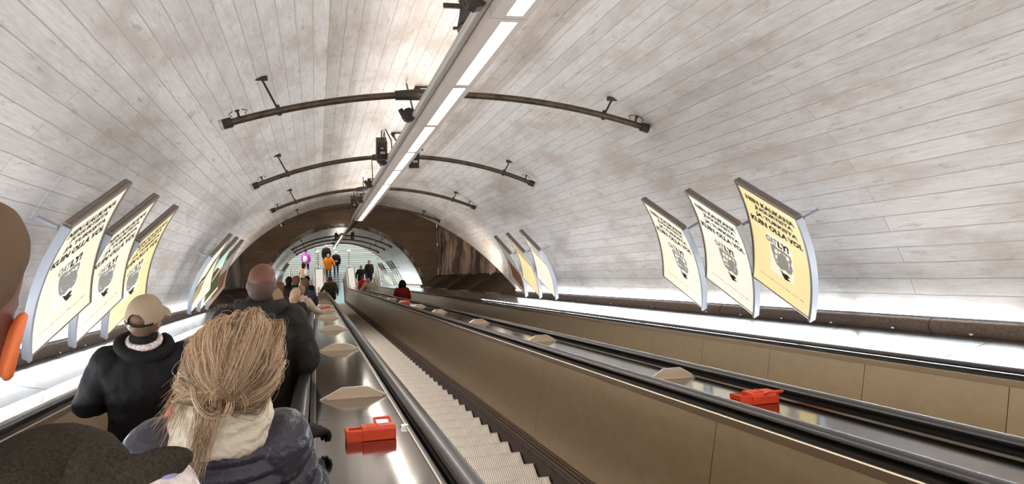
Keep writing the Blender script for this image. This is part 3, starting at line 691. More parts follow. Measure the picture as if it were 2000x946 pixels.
poster(1, Vector((4.06, 6.093, -3.105))+WV, .195, .828, .47, 1.06, 'pale glowing slogan poster, middle of the three near ones on the right wall', 'paper_white', 'slogan', G1)
poster(1, Vector((4.115, 7.20, -3.70))+WV, .21, .822, .49, 1.08, 'pale glowing slogan poster, farthest of the three near ones on the right wall', 'paper_cream', 'slogan', G1)
for (X, Y, Z), lb, pp in (((-1.715, 5.541, -2.713), 'pale glowing slogan poster, the nearest and largest on the left wall', 'paper_cream'), ((-1.715, 6.526, -3.274), 'pale glowing slogan poster, middle of the three near ones on the left wall', 'paper_cream'), ((-1.722, 7.50, -3.84), 'pale glowing slogan poster, farthest of the near three, behind the cap wearer', 'paper_warm')):
    poster(-1, Vector((X, Y, Z))+WV, .31, .82, .445, 1.09, lb, pp, 'slogan', G2)
ST = Vector((0, 1.0, -.577))*1.0
for i, (lb, pp, art) in enumerate((('yellow lettered poster, nearest of the distant three on the right wall', 'paper_white', 'slogan'), ('yellow lettered poster, middle of the distant three on the right wall', 'paper_warm', 'slogan'), ('dull brown poster, farthest of the distant three on the right wall', 'paper_dull', 'grey'))):
    mat('paper_dull', (.25, .2, .15), .5, emit=(.5, .38, .25), estr=.12)
    poster(1, Vector((4.075, 5.255, -2.63))+WV+ST*(6.95+i*.97), .19, .83, .46, 1.05, lb, pp, art, G1, False)
for i, (lb, pp, art) in enumerate((('cream poster with dark branch, nearest of the distant three on the left wall', 'paper_cream', 'branch'), ('teal and brown poster, middle of the distant three on the left wall', 'paper_cream', 'teal'), ('dull grey and brown poster, farthest of the distant three on the left wall', 'paper_dull', 'grey'))):
    poster(-1, Vector((-1.715, 5.541, -2.713))+WV+ST*(6.75+i*.97), .31, .82, .445, 1.09, lb, pp, art, G2, False)
for i in range(3):
    poster(1, Vector((4.075, 5.255, -2.63))+WV+ST*(30.6+i*1.1), .19, .83, .46, 1.05, 'bright strip-like poster in the lower tunnel right wall, %s from its mouth' % ordn[i], 'paper_white', '', 'posters in the lower tunnel', False)
for i in range(3):
    poster(1, Vector((4.075, 5.255, -2.63))+WV+ST*(36.2+i*1.1), .19, .83, .46, 1.05, 'bright strip-like poster deep in the lower tunnel right wall, %s of the deeper set' % ordn[i], 'paper_white', '', 'posters in the lower tunnel', False)
for i in range(3):
    poster(-1, Vector((-1.715, 5.541, -2.713))+WV+ST*(30.6+i*1.3), .31, .82, .445, 1.09, 'dull poster on the left wall of the lower tunnel, %s from its mouth' % ordn[i], 'paper_dull', 'grey', 'posters in the lower tunnel', False)

# ================================================================ PEOPLE
mat('skin', (.42, .23, .155), .5); mat('skin_red', (.17, .065, .042), .5); mat('ear_red', (.95, .22, .07), .5, emit=(.8, .12, .03), estr=0)
mat('skin_stubble', (.11, .065, .048), .7, mottled=.25, bscale=120); mat('eye_dark', (.02, .015, .01), .2); mat('lip', (.45, .16, .13), .5)
mat('cloth_black', (.012, .011, .012), .8, bump=.3, bscale=25); mat('cloth_charcoal', (.028, .025, .024), .7, bump=.4, bscale=14)
mat('cloth_navy', (.035, .035, .06), .7, bump=.3, bscale=20); mat('puffer_navy', (.036, .034, .050), .36, bump=.35, bscale=42, coat=.15)
mat('cloth_beige', (.58, .44, .33), .85, bump=.3, bscale=18); mat('cloth_red', (.75, .04, .03), .6, bump=.3, bscale=24); mat('cloth_maroon', (.28, .02, .025), .8, bump=.3, bscale=20)
mat('cloth_orange', (.75, .24, .02), .75, bump=.3, bscale=18); mat('cloth_jeans', (.05, .10, .22), .8); mat('cloth_purple', (.50, .10, .55), .7); mat('cloth_white', (.72, .73, .76), .7)
mat('cloth_grey', (.12, .12, .12), .8); mat('cloth_camo', (.085, .075, .045), .8, mottled=.75, bscale=9); mat('scarf_cream', (.80, .70, .55), .9, bump=.6, bscale=40)
mat('scarf_rust', (.45, .12, .06), .9); mat('glove_black', (.015, .014, .015), .75, bump=.3, bscale=60); mat('cap_khaki', (.40, .31, .21), .85, bump=.2, bscale=70)
mat('fleece_charcoal', (.065, .054, .040), 1.0, bump=.8, bscale=220, mottled=.3); mat('fleece_lilac', (.42, .36, .72), .95, bump=.5, bscale=150)
mat('print_white', (.74, .64, .61), .7, mottled=.4, bscale=55); mat('shoe_dark', (.03, .026, .024), .5)
mat('hair_light', (.84, .62, .41), .36); mat('hair_mid', (.44, .295, .175), .45); mat('hair_dark', (.16, .10, .058), .5); mat('hair_brown', (.13, .065, .03), .55, bump=.6, bscale=60, stretch=(3, 3, .6))
mat('hair_black', (.012, .010, .009), .45, bump=.6, bscale=60, stretch=(3, 3, .6)); mat('hair_blond', (.30, .19, .105), .6, bump=.5, bscale=60); mat('hair_grey', (.35, .30, .26), .7, bump=.4, bscale=80)
mat('cap_brown', (.16, .10, .06), .8)
KP = 1.13
def ell(b, c, r, ax=None, nu=14, nv=10):
    c = Vector(c); ax = ax or (Vector((1, 0, 0)), Vector((0, 1, 0)), Vector((0, 0, 1))); vs = [c - ax[2]*r[2]]
    for j in range(1, nv):
        p = math.pi*j/nv
        for i in range(nu):
            a = 2*math.pi*i/nu; vs.append(c + ax[0]*r[0]*math.sin(p)*math.cos(a) + ax[1]*r[1]*math.sin(p)*math.sin(a) - ax[2]*r[2]*math.cos(p))
    vs.append(c + ax[2]*r[2]); fs = []
    for i in range(nu):
        k = (i+1) % nu; fs.append((0, 1+k, 1+i)); fs.append((len(vs)-1, 1+(nv-2)*nu+i, 1+(nv-2)*nu+k))
        for j in range(nv-2): fs.append((1+j*nu+i, 1+j*nu+k, 1+(j+1)*nu+k, 1+(j+1)*nu+i))
    return b.add(vs, fs)
def limb(b, pts, rs, seg=14):
    """closed tapering limb through joints with round ends"""
    P = [Vector(p) for p in pts]; out = []; rr = []
    for i in range(len(P)-1):
        n = 5
        for k in range(n): q = k/n; out.append(P[i].lerp(P[i+1], q)); rr.append(rs[i]*(1-q)+rs[i+1]*q)
    out.append(P[-1]); rr.append(rs[-1]); b.tube(out, rr, seg); ell(b, P[0], [rs[0]]*3); ell(b, P[-1], [rs[-1]]*3)
    for i in range(1, len(P)-1): ell(b, P[i], [rs[i]]*3)
    return b
def rings(b, secs, seg=28, pw=1.0, tilt=0):
    """stack of closed sections (x, y, z, rx, ry)"""
    vs = []
    for x, y, z, rx, ry in secs:
        for i in range(seg):
            a = 2*math.pi*i/seg; ca, sa = math.cos(a), math.sin(a)
            vs.append(Vector((x + rx*math.copysign(abs(ca)**pw, ca), y + ry*math.copysign(abs(sa)**pw, sa), z)))
    fs = [(j*seg+i, j*seg+(i+1) % seg, (j+1)*seg+(i+1) % seg, (j+1)*seg+i) for j in range(len(secs)-1) for i in range(seg)]
    fs += [tuple(range(seg))[::-1], tuple(range((len(secs)-1)*seg, len(secs)*seg))]
    return b.add(vs, fs)
S2 = bpy.data.scenes.new('workbench')
def fuse(b, name, material, parent, xf, voxel, smooth=6, wr=0, wf=6.0, seed=0):
    """melt overlapping closed shapes into one continuous skin"""
    me = bpy.data.meshes.new(name); me.from_pydata([xf(v) for v in b.v], [], b.f)
    o = bpy.data.objects.new(name, me); S2.collection.objects.link(o)
    r = o.modifiers.new('r', 'REMESH'); r.mode = 'VOXEL'; r.voxel_size = voxel
    s_ = o.modifiers.new('s', 'SMOOTH'); s_.iterations = smooth; s_.factor = .5
    
    with bpy.context.temp_override(scene=S2, view_layer=S2.view_layers[0]):
        dg = bpy.context.evaluated_depsgraph_get(); dg.update(); m2 = bpy.data.meshes.new_from_object(o.evaluated_get(dg))
    bpy.data.objects.remove(o); bpy.data.meshes.remove(me); m2.name = name
    if wr:
        nv = len(m2.vertices); co = [0.0]*(nv*3); no = [0.0]*(nv*3); m2.vertices.foreach_get('co', co); m2.vertex_normals.foreach_get('vector', no)
        for i in range(nv):
            c_ = Vector(co[i*3:i*3+3]); q = c_*wf; d = noise.fractal(q + Vector((seed, 0, 0)), 1, 2, 3); e = 1-abs(noise.noise(q*1.7 + Vector((seed, 9, 0))))*2
            c_ = c_ + Vector(no[i*3:i*3+3])*wr*(d + .6*e); co[i*3:i*3+3] = c_
        m2.vertices.foreach_set('co', co); m2.update()
    m2.materials.clear(); m2.materials.append(MATS[material])
    for p in m2.polygons: p.use_smooth = True
    o = bpy.data.objects.new(name, m2); C.objects.link(o); o.parent = parent
    return o
HEADP = [(0, .026, .084, .030), (.06, .040, .092, .012), (.14, .052, .096, -.02), (.25, .061, .097, -.055), (.38, .069, .095, -.085), (.5, .075, .093, -.099), (.62, .078, .091, -.105), (.74, .076, .086, -.103), (.85, .067, .073, -.092), (.93, .050, .050, -.072), (.98, .028, .02, -.045), (1.0, .01, .0, -.02)]
HH = .235
def head_secs(g=0, lo=0, hi=1):
    return [(0, (f+bk)/2, z*HH + (g if z > .5 else -g*.2), w+g, (f-bk)/2+g) for z, w, f, bk in HEADP if lo <= z <= hi]

class Person:
    """standing figure; local x = its right, y = the way it faces, z = up; feet at the origin"""
    def __init__(s, label, feet, H, heading=0, lean=(0, 0), turn=0, nod=0, voxel=.016, sh=.19, fat=1.0, group=None, male=True):
        s.t = thing('person', label, 'person', feet, group); s.k = H/1.75; s.H = H; s.head = heading; s.vox = voxel
        c_, d_ = math.cos(heading), math.sin(heading); s.lean = (lean[0]*c_ + lean[1]*d_, -lean[0]*d_ + lean[1]*c_); s.turn = turn; s.nod = nod; s.sh = sh; s.fat = fat
        s.chin = Vector((0, .02, 1.515)); s.seed = rnd.random()*50
    def xf(s, v):
        v = Vector(v)*s.k; q = max(0, v.z/s.H); v = v + Vector((s.lean[0]*q, s.lean[1]*q*q, 0))
        c, d = math.cos(s.head), math.sin(s.head)
        return Vector((v.x*c - v.y*d, v.x*d + v.y*c, v.z))
    def hx(s, v):              # head space (origin under the chin) to body space
        m = Matrix.Rotation(s.turn, 3, 'Z') @ Matrix.Rotation(-s.nod, 3, 'X')
        return s.chin + m @ (Vector(v) - Vector((0, -.03, 0))) + Vector((0, -.03, 0))
    def xh(s, v): return s.xf(s.hx(v))
    def fuse(s, b, name, material, vox=None, **kw):
        return fuse(b, name, material, s.t, s.xf, vox or s.vox, seed=s.seed, **kw)
    def hand(s, b, wrist, d, pn, curl=.9, sc=1.0, th=1):
        wrist = Vector(wrist); d = Vector(d).normalized(); pn = Vector(pn); pn = (pn - d*pn.dot(d)).normalized(); x = d.cross(pn)*th
        ell(b, wrist + d*.045*sc, (.042*sc, .052*sc, .017*sc), (x, d, pn))
        for i, (off, L_) in enumerate(((-.030, .070), (-.010, .078), (.010, .074), (.030, .058))):
            p = wrist + d*.085*sc + x*off*sc; a = .25; q = [p - d*.03*sc]; dd = d
            q.append(p)
            for k_ in range(3):
                a = curl*(k_+.5)*.75; dd = d*math.cos(a) + pn*math.sin(a); p = p + dd*L_*sc*(.42, .33, .25)[k_]; q.append(p)
            limb(b, q, [r*sc for r in (.010, .0098, .0092, .0085, .0075)], 8)
        p = wrist + d*.025*sc - x*.036*sc; limb(b, [p, p - x*.018*sc + d*.028*sc + pn*.01*sc, p - x*.012*sc + d*.055*sc + pn*.024*sc], [.0125*sc, .011*sc, .009*sc], 8)
    def body(s, arms, skin='skin', hands=True, step=(0, 0)):
        b = MB(); hb = MB()
        rings(hb, head_secs()); ell(hb, (0, .100, .40*HH), (.013, .020, .022)); ell(hb, (0, .096, .50*HH), (.010, .010, .03))
        ell(hb, (0, .086, .62*HH), (.055, .012, .010)); ell(hb, (0, .090, .22*HH), (.024, .010, .010)); ell(hb, (0, .086, .06*HH), (.02, .012, .014))
        for e in (-1, 1):
            ell(hb, (e*.079, -.012, .44*HH), (.010, .020, .034), (Vector((1, 0, 0)), Vector((e*-.35, 1, 0)).normalized(), Vector((0, 0, 1))))
            ell(hb, (e*.045, .072, .42*HH), (.022, .016, .02))
        hb.v = [s.hx(v) for v in hb.v]; b.add(hb.v, hb.f)
        limb(b, [(0, -.005, 1.42), (0, .0, 1.50), s.hx((0, -.015, .045))], [.062, .056, .056])
        rings(b, [(0, 0, .86, .13, .10), (0, 0, .95, .16, .115), (0, .01, 1.05, .14, .10), (0, .01, 1.2, .15, .11), (0, 0, 1.33, .165, .11), (0, -.01, 1.40, .15, .09), (0, -.01, 1.44, .09, .06)])
        for e, (el, wr, hd, pn) in zip((-1, 1), arms):
            S_ = (e*s.sh*.9, -.01, 1.385); limb(b, [S_, el, wr], [.052, .042, .027])
            if hands is True or (hands and e < 0): s.hand(b, wr, hd, pn, th=-e if e > 0 else 1)
            y = step[0] if e < 0 else step[1]
            limb(b, [(e*.09, 0, .90), (e*.10, y*.5+.02, .48), (e*.10, y, .09)], [.085, .055, .038]); limb(b, [(e*.10, y-.03, .045), (e*.11, y+.14, .03)], [.035, .028])
        o = s.fuse(b, 'body', skin, vox=min(s.vox, .014)); s.arms = arms; s.step = step
        for e in (-1, 1):
            q = MB(); ell(q, (e*.031, .088, .52*HH), (.012, .007, .006), nu=8, nv=6); q.v = [s.xh(v) for v in q.v]; w = q.build('eye', 'eye_dark', None, True, origin=(0, 0, 0)); w.parent = o
        q = MB(); ell(q, (0, .099, .235*HH), (.022, .004, .006), nu=8, nv=6); q.v = [s.xh(v) for v in q.v]; w = q.build('mouth', 'lip', None, True, origin=(0, 0, 0)); w.parent = o
        return o
    def jacket(s, material, hem=.82, puff=0, wr=.005, vox=None, name='jacket', r0=.030, collar=True, wf=6, sleeve=1.0, hemw=.205, quilt=None):
        b = MB(); F = s.fat; shx = s.sh
        base = [(hem, hemw*F, .145*F), (.95, .20*F, .145*F), (1.05, .19*F, .14*F), (1.15, .195*F, .145*F), (1.25, .205*F, .15*F), (1.33, (shx+.025)*F, .145*F), (1.39, (shx+.012), .125), (1.43, shx-.02, .10), (1.465, .115, .085), (1.50, .085, .078)]
        secs = []
        n = 170 if puff else 18
        for i in range(n+1):
            z = hem + (1.50-hem)*i/n; j = 0
            while j < len(base)-2 and base[j+1][0] < z: j += 1
            a, c = base[j], base[j+1]; q = min(1, max(0, (z-a[0])/max(1e-6, c[0]-a[0]))); ph = (min(z, 1.30)-hem)/.085 + max(0, z-1.30)/.045; p = puff*(.95 if z > 1.3 else 1)*(abs(math.sin(math.pi*ph))**.5) if puff else 0
            secs.append((0, -.005, z, a[1]+(c[1]-a[1])*q + p, a[2]+(c[2]-a[2])*q + p))
        rings(b, secs, 36, .88)
        for e, (el, wrs, hd, pn) in zip((-1, 1), s.arms):
            S_ = Vector((e*shx*.92, -.01, 1.385)); el = Vector(el); wq = Vector(wrs) - Vector(hd).normalized()*.01; rs = [r0+.050, r0+.036, r0+.016]
            if puff:
                pts = []; rr = []
                for (p0, p1, ra, rb) in ((S_, el, rs[0], rs[1]), (el, wq, rs[1], rs[2])):
                    L_ = (p1-p0).length; m_ = max(6, int(L_/.012))
                    for k_ in range(m_): q = k_/m_; pts.append(p0.lerp(p1, q)); rr.append(ra+(rb-ra)*q + puff*abs(math.sin(math.pi*q*L_/.085))**.6)
                b.tube(pts+[wq], rr+[rs[2]], 18); ell(b, S_, [rs[0]+puff]*3); ell(b, el, [rs[1]+puff*.6]*3)
            else: limb(b, [S_, el, wq], rs)
        if collar: limb(b, [(0, -.01, 1.47), (0, -.003, 1.515)], [.082, .078])
        return s.fuse(b, name, material, vox=vox, wr=wr, wf=wf, smooth=1 if puff else 6)
    def trousers(s, material='cloth_black'):
        b = MB(); rings(b, [(0, 0, .80, .15, .11), (0, 0, .86, .175, .125), (0, 0, .95, .175, .13), (0, 0, 1.03, .165, .12)])
        for e in (-1, 1):
            y = s.step[0] if e < 0 else s.step[1]; limb(b, [(e*.092, 0, .88), (e*.105, y*.5+.02, .48), (e*.10, y, .12)], [.098, .073, .062])
        s.fuse(b, 'trousers', material, wr=.006)
        for e in (-1, 1):
            y = s.step[0] if e < 0 else s.step[1]; b = MB(); limb(b, [(e*.10, y-.035, .05), (e*.105, y+.06, .045), (e*.11, y+.15, .035)], [.048, .045, .036]); ell(b, (e*.105, y+.05, .012), (.05, .15, .012)); s.fuse(b, 'shoe', 'shoe_dark', vox=.014)
    def hair(s, material, kind='short', vox=.009, wr=.006, name='hair'):
        b = MB()
        if kind in ('short', 'bob', 'long', 'curly', 'crop'):
            g = {'short': .012, 'bob': .022, 'long': .022, 'curly': .045, 'crop': .004}[kind]
            ell(b, (0, -.018, .60*HH), (.078+g, .092+g, .44*HH+g*.8)); ell(b, (0, -.050, .50*HH), (.073+g, .062+g, (.32 if kind in ('short', 'crop') else .42)*HH+g*.5))
            if kind == 'bob': rings(b, [(0, -.055, -.03, .07, .045), (0, -.05, .04, .098, .065), (0, -.04, .12, .102, .075)])
            if kind == 'long': rings(b, [(0, -.085, -.26, .055, .025), (0, -.08, -.15, .09, .04), (0, -.065, -.02, .105, .06), (0, -.045, .10, .103, .08)])
            if kind == 'curly': rings(b, [(0, -.03, -.10, .09, .06), (0, -.035, -.02, .13, .09), (0, -.03, .10, .135, .10)])
        b.v = [s.hx(v) for v in b.v]; return s.fuse(b, name, material, vox=vox, wr=wr, wf=16 if kind == 'curly' else 14, smooth=2)
    def beanie(s, material, name='beanie', g=.016):
        b = MB(); ell(b, (0, -.015, .68*HH), (.080+g, .098+g, .40*HH+g)); rings(b, [(0, -.012, .50*HH, .088, .108), (0, -.012, .66*HH, .090, .11)], 24)
        b.v = [s.hx(v) for v in b.v]; return s.fuse(b, name, material, vox=.009, wr=.003, wf=12)
    def hood_down(s, material, w=.12, name='hood'):
        b = MB()
        for i in range(13):
            a = math.pi*(1.0 + 1.0*i/12); q = Vector((math.cos(a)*w, math.sin(a)*.095 + .012, 1.475 + .03*math.sin(math.pi*i/12)))
            ell(b, q, (.036, .036, .042 + .016*math.sin(math.pi*i/12)))
        ell(b, (0, -.115, 1.455), (w*.85, .05, .06)); return s.fuse(b, name, material, wr=.005, wf=10, vox=min(s.vox, .011))
    def hood_up(s, material, name='hood'):
        b = MB(); ell(b, (0, -.03, .55*HH), (.105, .115, .60*HH)); rings(b, [(0, -.03, -.05, .11, .10), (0, -.03, .05, .10, .10), (0, -.03, .12, .10, .10)])
        b.v = [s.hx(v) for v in b.v]; return s.fuse(b, name, material, vox=.011, wr=.006, wf=10)
    def scarf(s, material, r=.03, name='scarf'):
        b = MB(); N_ = 28
        for lay, (w, z, rr) in enumerate(((.085, 1.505, r), (.078, 1.54, r*.85))):
            pts = [Vector((math.cos(2*math.pi*i/N_)*w, math.sin(2*math.pi*i/N_)*w*.95, z + .012*math.sin(4*math.pi*i/N_+lay*2))) for i in range(N_+1)]; b.tube(pts, rr, 10)
        return s.fuse(b, name, material, vox=.009, wr=.005, wf=18, smooth=2)
D_ = lambda e: ((e*.25, -.02, 1.10), (e*.24, .08, .86), (0, .15, -1), (-e, 0, .0))      # arm hanging
def ARM(el, wr, hd=(0, 1, -.3), pn=(0, 0, -1)): return (el, wr, hd, pn)

_cam = W(0, 0, 0)
def ray_(px, py):
    d = _f + _r*((px-1000)/1500) + _u*(-(py-473)/1500); return d
def step_z(t, s_):          # tread under a point (t, s)
    k = round((s_ - PH)/.4619); return W(t, -1.69, PH + .4619*k)
def stand(px, py, z, ec, tx=None, H=None):
    """someone whose head top is seen at a pixel at distance z: feet on the nearest tread, height, lean"""
    if z > 49: z = (1.92 - _cam.z)/ray_(px, py).z     # on the flat landing
    hp = _cam + ray_(px, py)*z; best = None
    for k in range(0, 130):
        n = W(ec, -1.69, PH + .4619*k); c = n + Vector((0, -.19, 0))
        if best is None or abs(c.y - hp.y) < abs(best.y - hp.y): best = c
    if hp.y > W(0, -1.69, 52.6).y: best = Vector((0, hp.y, 0.02))
    tx = hp.x if tx is None else tx; f = Vector((tx, best.y, best.z)); Hh = hp.z - f.z
    print('STAND', px, py, 'H %.2f' % Hh, 'head', [round(c, 2) for c in hp], 'dy %.2f' % (hp.y-f.y))
    return f, Hh, (hp.x - tx, hp.y - f.y)

# ---- the messy haired woman in front
f, H, ln = stand(462, 662, 2.30, EC[0], -.62)
wm = Person('person with messy fair hair in a navy quilted jacket and cream scarf, holding the handrail', f, H, 0, (ln[0], ln[1]+.02), turn=-.10, nod=.30, voxel=.009, sh=.195, fat=1.05)
rail = lambda y, t=-.11: None
def to_local(p, P):      # world point into a figure's own space
    v = Vector(p) - Vector(P.t['_org']); c, d = math.cos(P.head), math.sin(P.head); v = Vector((v.x*c + v.y*d, -v.x*d + v.y*c, v.z))
    q = max(0, v.z/P.H); v = v - Vector((P.lean[0]*q, P.lean[1]*q*q, 0)); return v/P.k
def grip(P, d, e=1, t=-.11): return to_local(W(t, -.700, d), P)
g1 = grip(wm, 2.98, t=-.045)
wm.body([D_(-1), ARM(((.30, .02, 1.12)), g1 + Vector((0, -.10, .03)), (0, 1, -.25), (0, -.2, -1))], hands='left')
wm.jacket('puffer_navy', hem=.74, puff=.024, wr=.0012, vox=.0055, wf=26, r0=.032, collar=False, hemw=.225)
wm.trousers('cloth_black')
b = MB(); wm.hand(b, g1 + Vector((0, -.10, .03)), (0, 1, -.25), (0, -.2, -1), curl=.85, sc=1.42, th=-1); limb(b, [g1 + Vector((0, -.17, .05)), g1 + Vector((0, -.10, .03))], [.036, .032]); wm.fuse(b, 'glove', 'glove_black', vox=.0055, wr=.001)
b = MB()
for (w, z, rr, yo) in ((.122, 1.465, .026, -.012), (.114, 1.490, .030, -.010), (.104, 1.52, .030, -.004), (.094, 1.55, .026, 0)):
    N_ = 40; b.tube([Vector((math.cos(2*math.pi*i/N_)*w*1.05, yo + math.sin(2*math.pi*i/N_)*w*.95, z + .010*math.sin(6*math.pi*i/N_ + z*90))) for i in range(N_+1)], rr, 12)
wm.fuse(b, 'scarf', 'scarf_cream', vox=.006, wr=.006, wf=20, smooth=2)

def hair_curves(P, name, mats, strands, parent):
    """many thin locks as one mesh"""
    me = bpy.data.meshes.new(name); V_ = []; F_ = []; MI = []
    for pts, r, mi in strands:
        n = len(pts); o = len(V_); up = Vector((.3, .2, .9))
        for i, p in enumerate(pts):
            d = (pts[min(i+1, n-1)] - pts[max(i-1, 0)])
            d = d.normalized() if d.length > 1e-7 else Vector((0, 0, 1)); a = up - d*up.dot(d); a = a.normalized() if a.length > 1e-4 else d.orthogonal().normalized(); c = d.cross(a); up = a
            rr = r*(1 - .75*(i/(n-1))**2)
            for j in range(3): V_.append(p + (a*math.cos(2.094*j) + c*math.sin(2.094*j))*rr)
        for i in range(n-1):
            for j in range(3): F_.append((o+i*3+j, o+i*3+(j+1) % 3, o+(i+1)*3+(j+1) % 3, o+(i+1)*3+j)); MI.append(mi)
    me.from_pydata(V_, [], F_)
    for m_ in mats: me.materials.append(MATS[m_])
    me.polygons.foreach_set('material_index', MI); me.polygons.foreach_set('use_smooth', [True]*len(F_)); me.update()
    o = bpy.data.objects.new(name, me); C.objects.link(o); o.parent = parent; return o
hr = random.Random(11)
b = MB(); ell(b, (0, -.018, .58*HH), (.108, .116, .109)); ell(b, (0, -.075, .36*HH), (.094, .062, .085)); ell(b, (-.012, -.132, .33*HH), (.050, .042, .046))
b.v = [wm.hx(v) for v in b.v]; HB = wm.fuse(b, 'hair', 'hair_dark', vox=.007, wr=.006, wf=16, smooth=2)
HC = Vector((0, -.022, .56*HH)); BUN = Vector((-.012, -.150, .33*HH)); strands = []
def surf(d, g=0):
    d = d.normalized(); r = 1/math.sqrt((d.x/.116)**2 + (d.y/.128)**2 + (d.z/.116)**2); 
    lowb = max(0, -d.z)*.025
    return HC + d*(r + g + lowb)
bd = (BUN-HC).normalized()
for i in range(9000):
    # roots on the crown and sides, combed back and down into the loose knot
    a = hr.uniform(-math.pi, math.pi); el_ = hr.uniform(-.5, 1.45); d0 = Vector((math.cos(el_)*math.sin(a), math.cos(el_)*math.cos(a), math.sin(el_)))
    if d0.y > .75 and d0.z < .3: continue
    g = .002 + abs(hr.gauss(0, .008)); loose = hr.random() < .20; pts = []; n = 13; sw = hr.gauss(0, .30); wv_ = hr.uniform(0, 6.28); wa = hr.uniform(.002, .008)*(2.2 if loose else 1); end = hr.uniform(.75, 1.0)
    cl = Vector((noise.noise(d0*3.1), noise.noise(d0*3.1 + Vector((7, 0, 0))), noise.noise(d0*3.1 + Vector((0, 9, 0))))); cm = Vector((noise.noise(d0*9), noise.noise(d0*9 + Vector((7, 0, 0))), noise.noise(d0*9 + Vector((0, 9, 0)))))
    for k_ in range(n):
        q = k_/(n-1)*end; tgt = (bd + Vector((math.copysign(.35, d0.x) * (1-q)*.9 + sw*.3, 0, .10*sw))).normalized()
        d = d0.lerp(tgt, q**1.15); d = d.normalized() if d.length > .05 else tgt
        p = surf(d, g + .010*math.sin(q*3.1)*(1.6 if loose else .5)); p += Vector((math.sin(q*7+wv_), math.cos(q*6+wv_), math.sin(q*9+wv_*2)))*wa*q*.6 + cl*.040*math.sin(q*3.14) + cl.yzx*.034*math.sin(q*6.28) + cm*.012*math.sin(q*8)
        pts.append(p)
    lt = noise.noise(d0*3.4 + Vector((3, 1, 0))); mi = 0 if hr.random() < .42 + 1.6*lt + .25*d0.z else (1 if hr.random() < .66 else 2)
    strands.append((pts, hr.uniform(.0004, .0009), mi))
for i in range(26):       # loose loops of the knot, each a lock of many hairs
    a0 = hr.uniform(0, 6.28); r0 = hr.uniform(.020, .050); tot = hr.uniform(1.8, 4.0)*hr.choice((-1, 1, 1)); cc = BUN + Vector((hr.gauss(0, .016), hr.uniform(-.022, .02), hr.gauss(0, .014)))
    ax_ = Vector((hr.gauss(1, .3), hr.gauss(0, .45), hr.gauss(0, .3))).normalized(); az = Vector((hr.gauss(0, .3), hr.gauss(0, .45), 1)).normalized(); tone = hr.choice((0, 0, 1, 1, 2))
    for h_ in range(34):
        dr = hr.gauss(0, .0045); da = hr.gauss(0, .25); off = Vector((hr.gauss(0, .004), hr.gauss(0, .004), hr.gauss(0, .004))); pts = []; n = 13
        for k_ in range(n):
            q = k_/(n-1); a = a0 + da + tot*q; rr_ = (r0+dr)*(1-.15*q); pts.append(cc + off + ax_*math.cos(a)*rr_ + az*math.sin(a)*rr_ + Vector((0, -.012*math.sin(q*3.14), 0)))
        strands.append((pts, hr.uniform(.0006, .0012), tone if hr.random() < .7 else hr.choice((0, 1, 2))))
for i in range(210):       # tail hanging out of the knot over the jacket
    x = hr.gauss(-.008, .021); L_ = hr.uniform(.10, .25) if i % 3 else hr.uniform(.07, .16); pts = []; n = 12; ph = hr.uniform(0, 6.28); cv = hr.gauss(0, .012)
    for k_ in range(n):
        q = k_/(n-1); pts.append(BUN + Vector((x*(1-.55*q) - .016*q + cv*q*q + .006*math.sin(q*6+ph)*q - .010, -.028 + .010*math.sin(q*3.0) - .012*q, -.02 - L_*q)))
    strands.append((pts, hr.uniform(.0006, .0011), 0 if hr.random() < .35 else (1 if hr.random() < .7 else 2)))
for i in range(230):       # loose wisps falling at the left
    z0 = hr.uniform(-.03, .12); pts = []; n = 13; L_ = hr.uniform(.10, .30); ph = hr.uniform(0, 6.28); wd2 = hr.uniform(.0, .085)
    st = surf(Vector((-1, -.1 + hr.gauss(0, .35), (z0)/.1)), .004)
    for k_ in range(n):
        q = k_/(n-1); pts.append(st + Vector((-wd2*q**1.4 + .006*math.sin(q*7+ph)*q, -.02*q + .008*math.cos(q*5+ph)*q, -L_*q)))
    strands.append((pts, hr.uniform(.0006, .0013), hr.choice((0, 1, 1, 2))))
for i in range(170):       # flyaways, mostly on the right
    a = hr.uniform(-1.9, 1.9) if i % 3 else hr.uniform(.2, 1.9); d0 = Vector((math.sin(a), -.35, math.cos(a)*.9)).normalized(); pts = []; n = 12; lift = hr.uniform(.008, .032); tw = hr.choice((-1, 1))*hr.uniform(.5, 1.3)
    for k_ in range(n):
        q = k_/(n-1); m_ = Matrix.Rotation(tw*q, 3, 'Y'); pts.append(surf(m_ @ d0, .002 + lift*math.sin(q*2.7)))
    strands.append((pts, hr.uniform(.0004, .0008), hr.choice((0, 0, 1))))
strands = [([wm.xh(p) for p in pts], r*wm.k, mi) for pts, r, mi in strands]
hair_curves(wm, 'hair_strands', ('hair_light', 'hair_mid', 'hair_dark'), strands, HB)

# ---- red jacket, almost hidden in front of her
f, H, ln = stand(436, 668, 3.55, EC[0], -.66)
rd = Person('person in a bright red jacket with black gloves, almost hidden before the messy haired one', f, H, 0, ln, voxel=.012, sh=.16, fat=.9)
g2 = grip(rd, 3.62, t=-.06)
rd.body([D_(-1), ARM((.27, -.10, 1.12), g2 + Vector((-.05, -.06, .045)), (.75, .6, -.25), (0, -.2, -1))], hands='left')
rd.jacket('cloth_red', hem=.78, wr=.006, r0=.034, vox=.010, wf=14); rd.trousers('cloth_navy'); rd.hair('hair_brown', 'bob')
b = MB(); rd.hand(b, g2 + Vector((-.05, -.06, .045)), (.75, .6, -.25), (0, -.2, -1), curl=.8, sc=1.45, th=-1); limb(b, [g2 + Vector((-.11, -.11, .065)), g2 + Vector((-.05, -.06, .045))], [.034, .030]); rd.fuse(b, 'glove', 'glove_black', vox=.006, wr=.001)

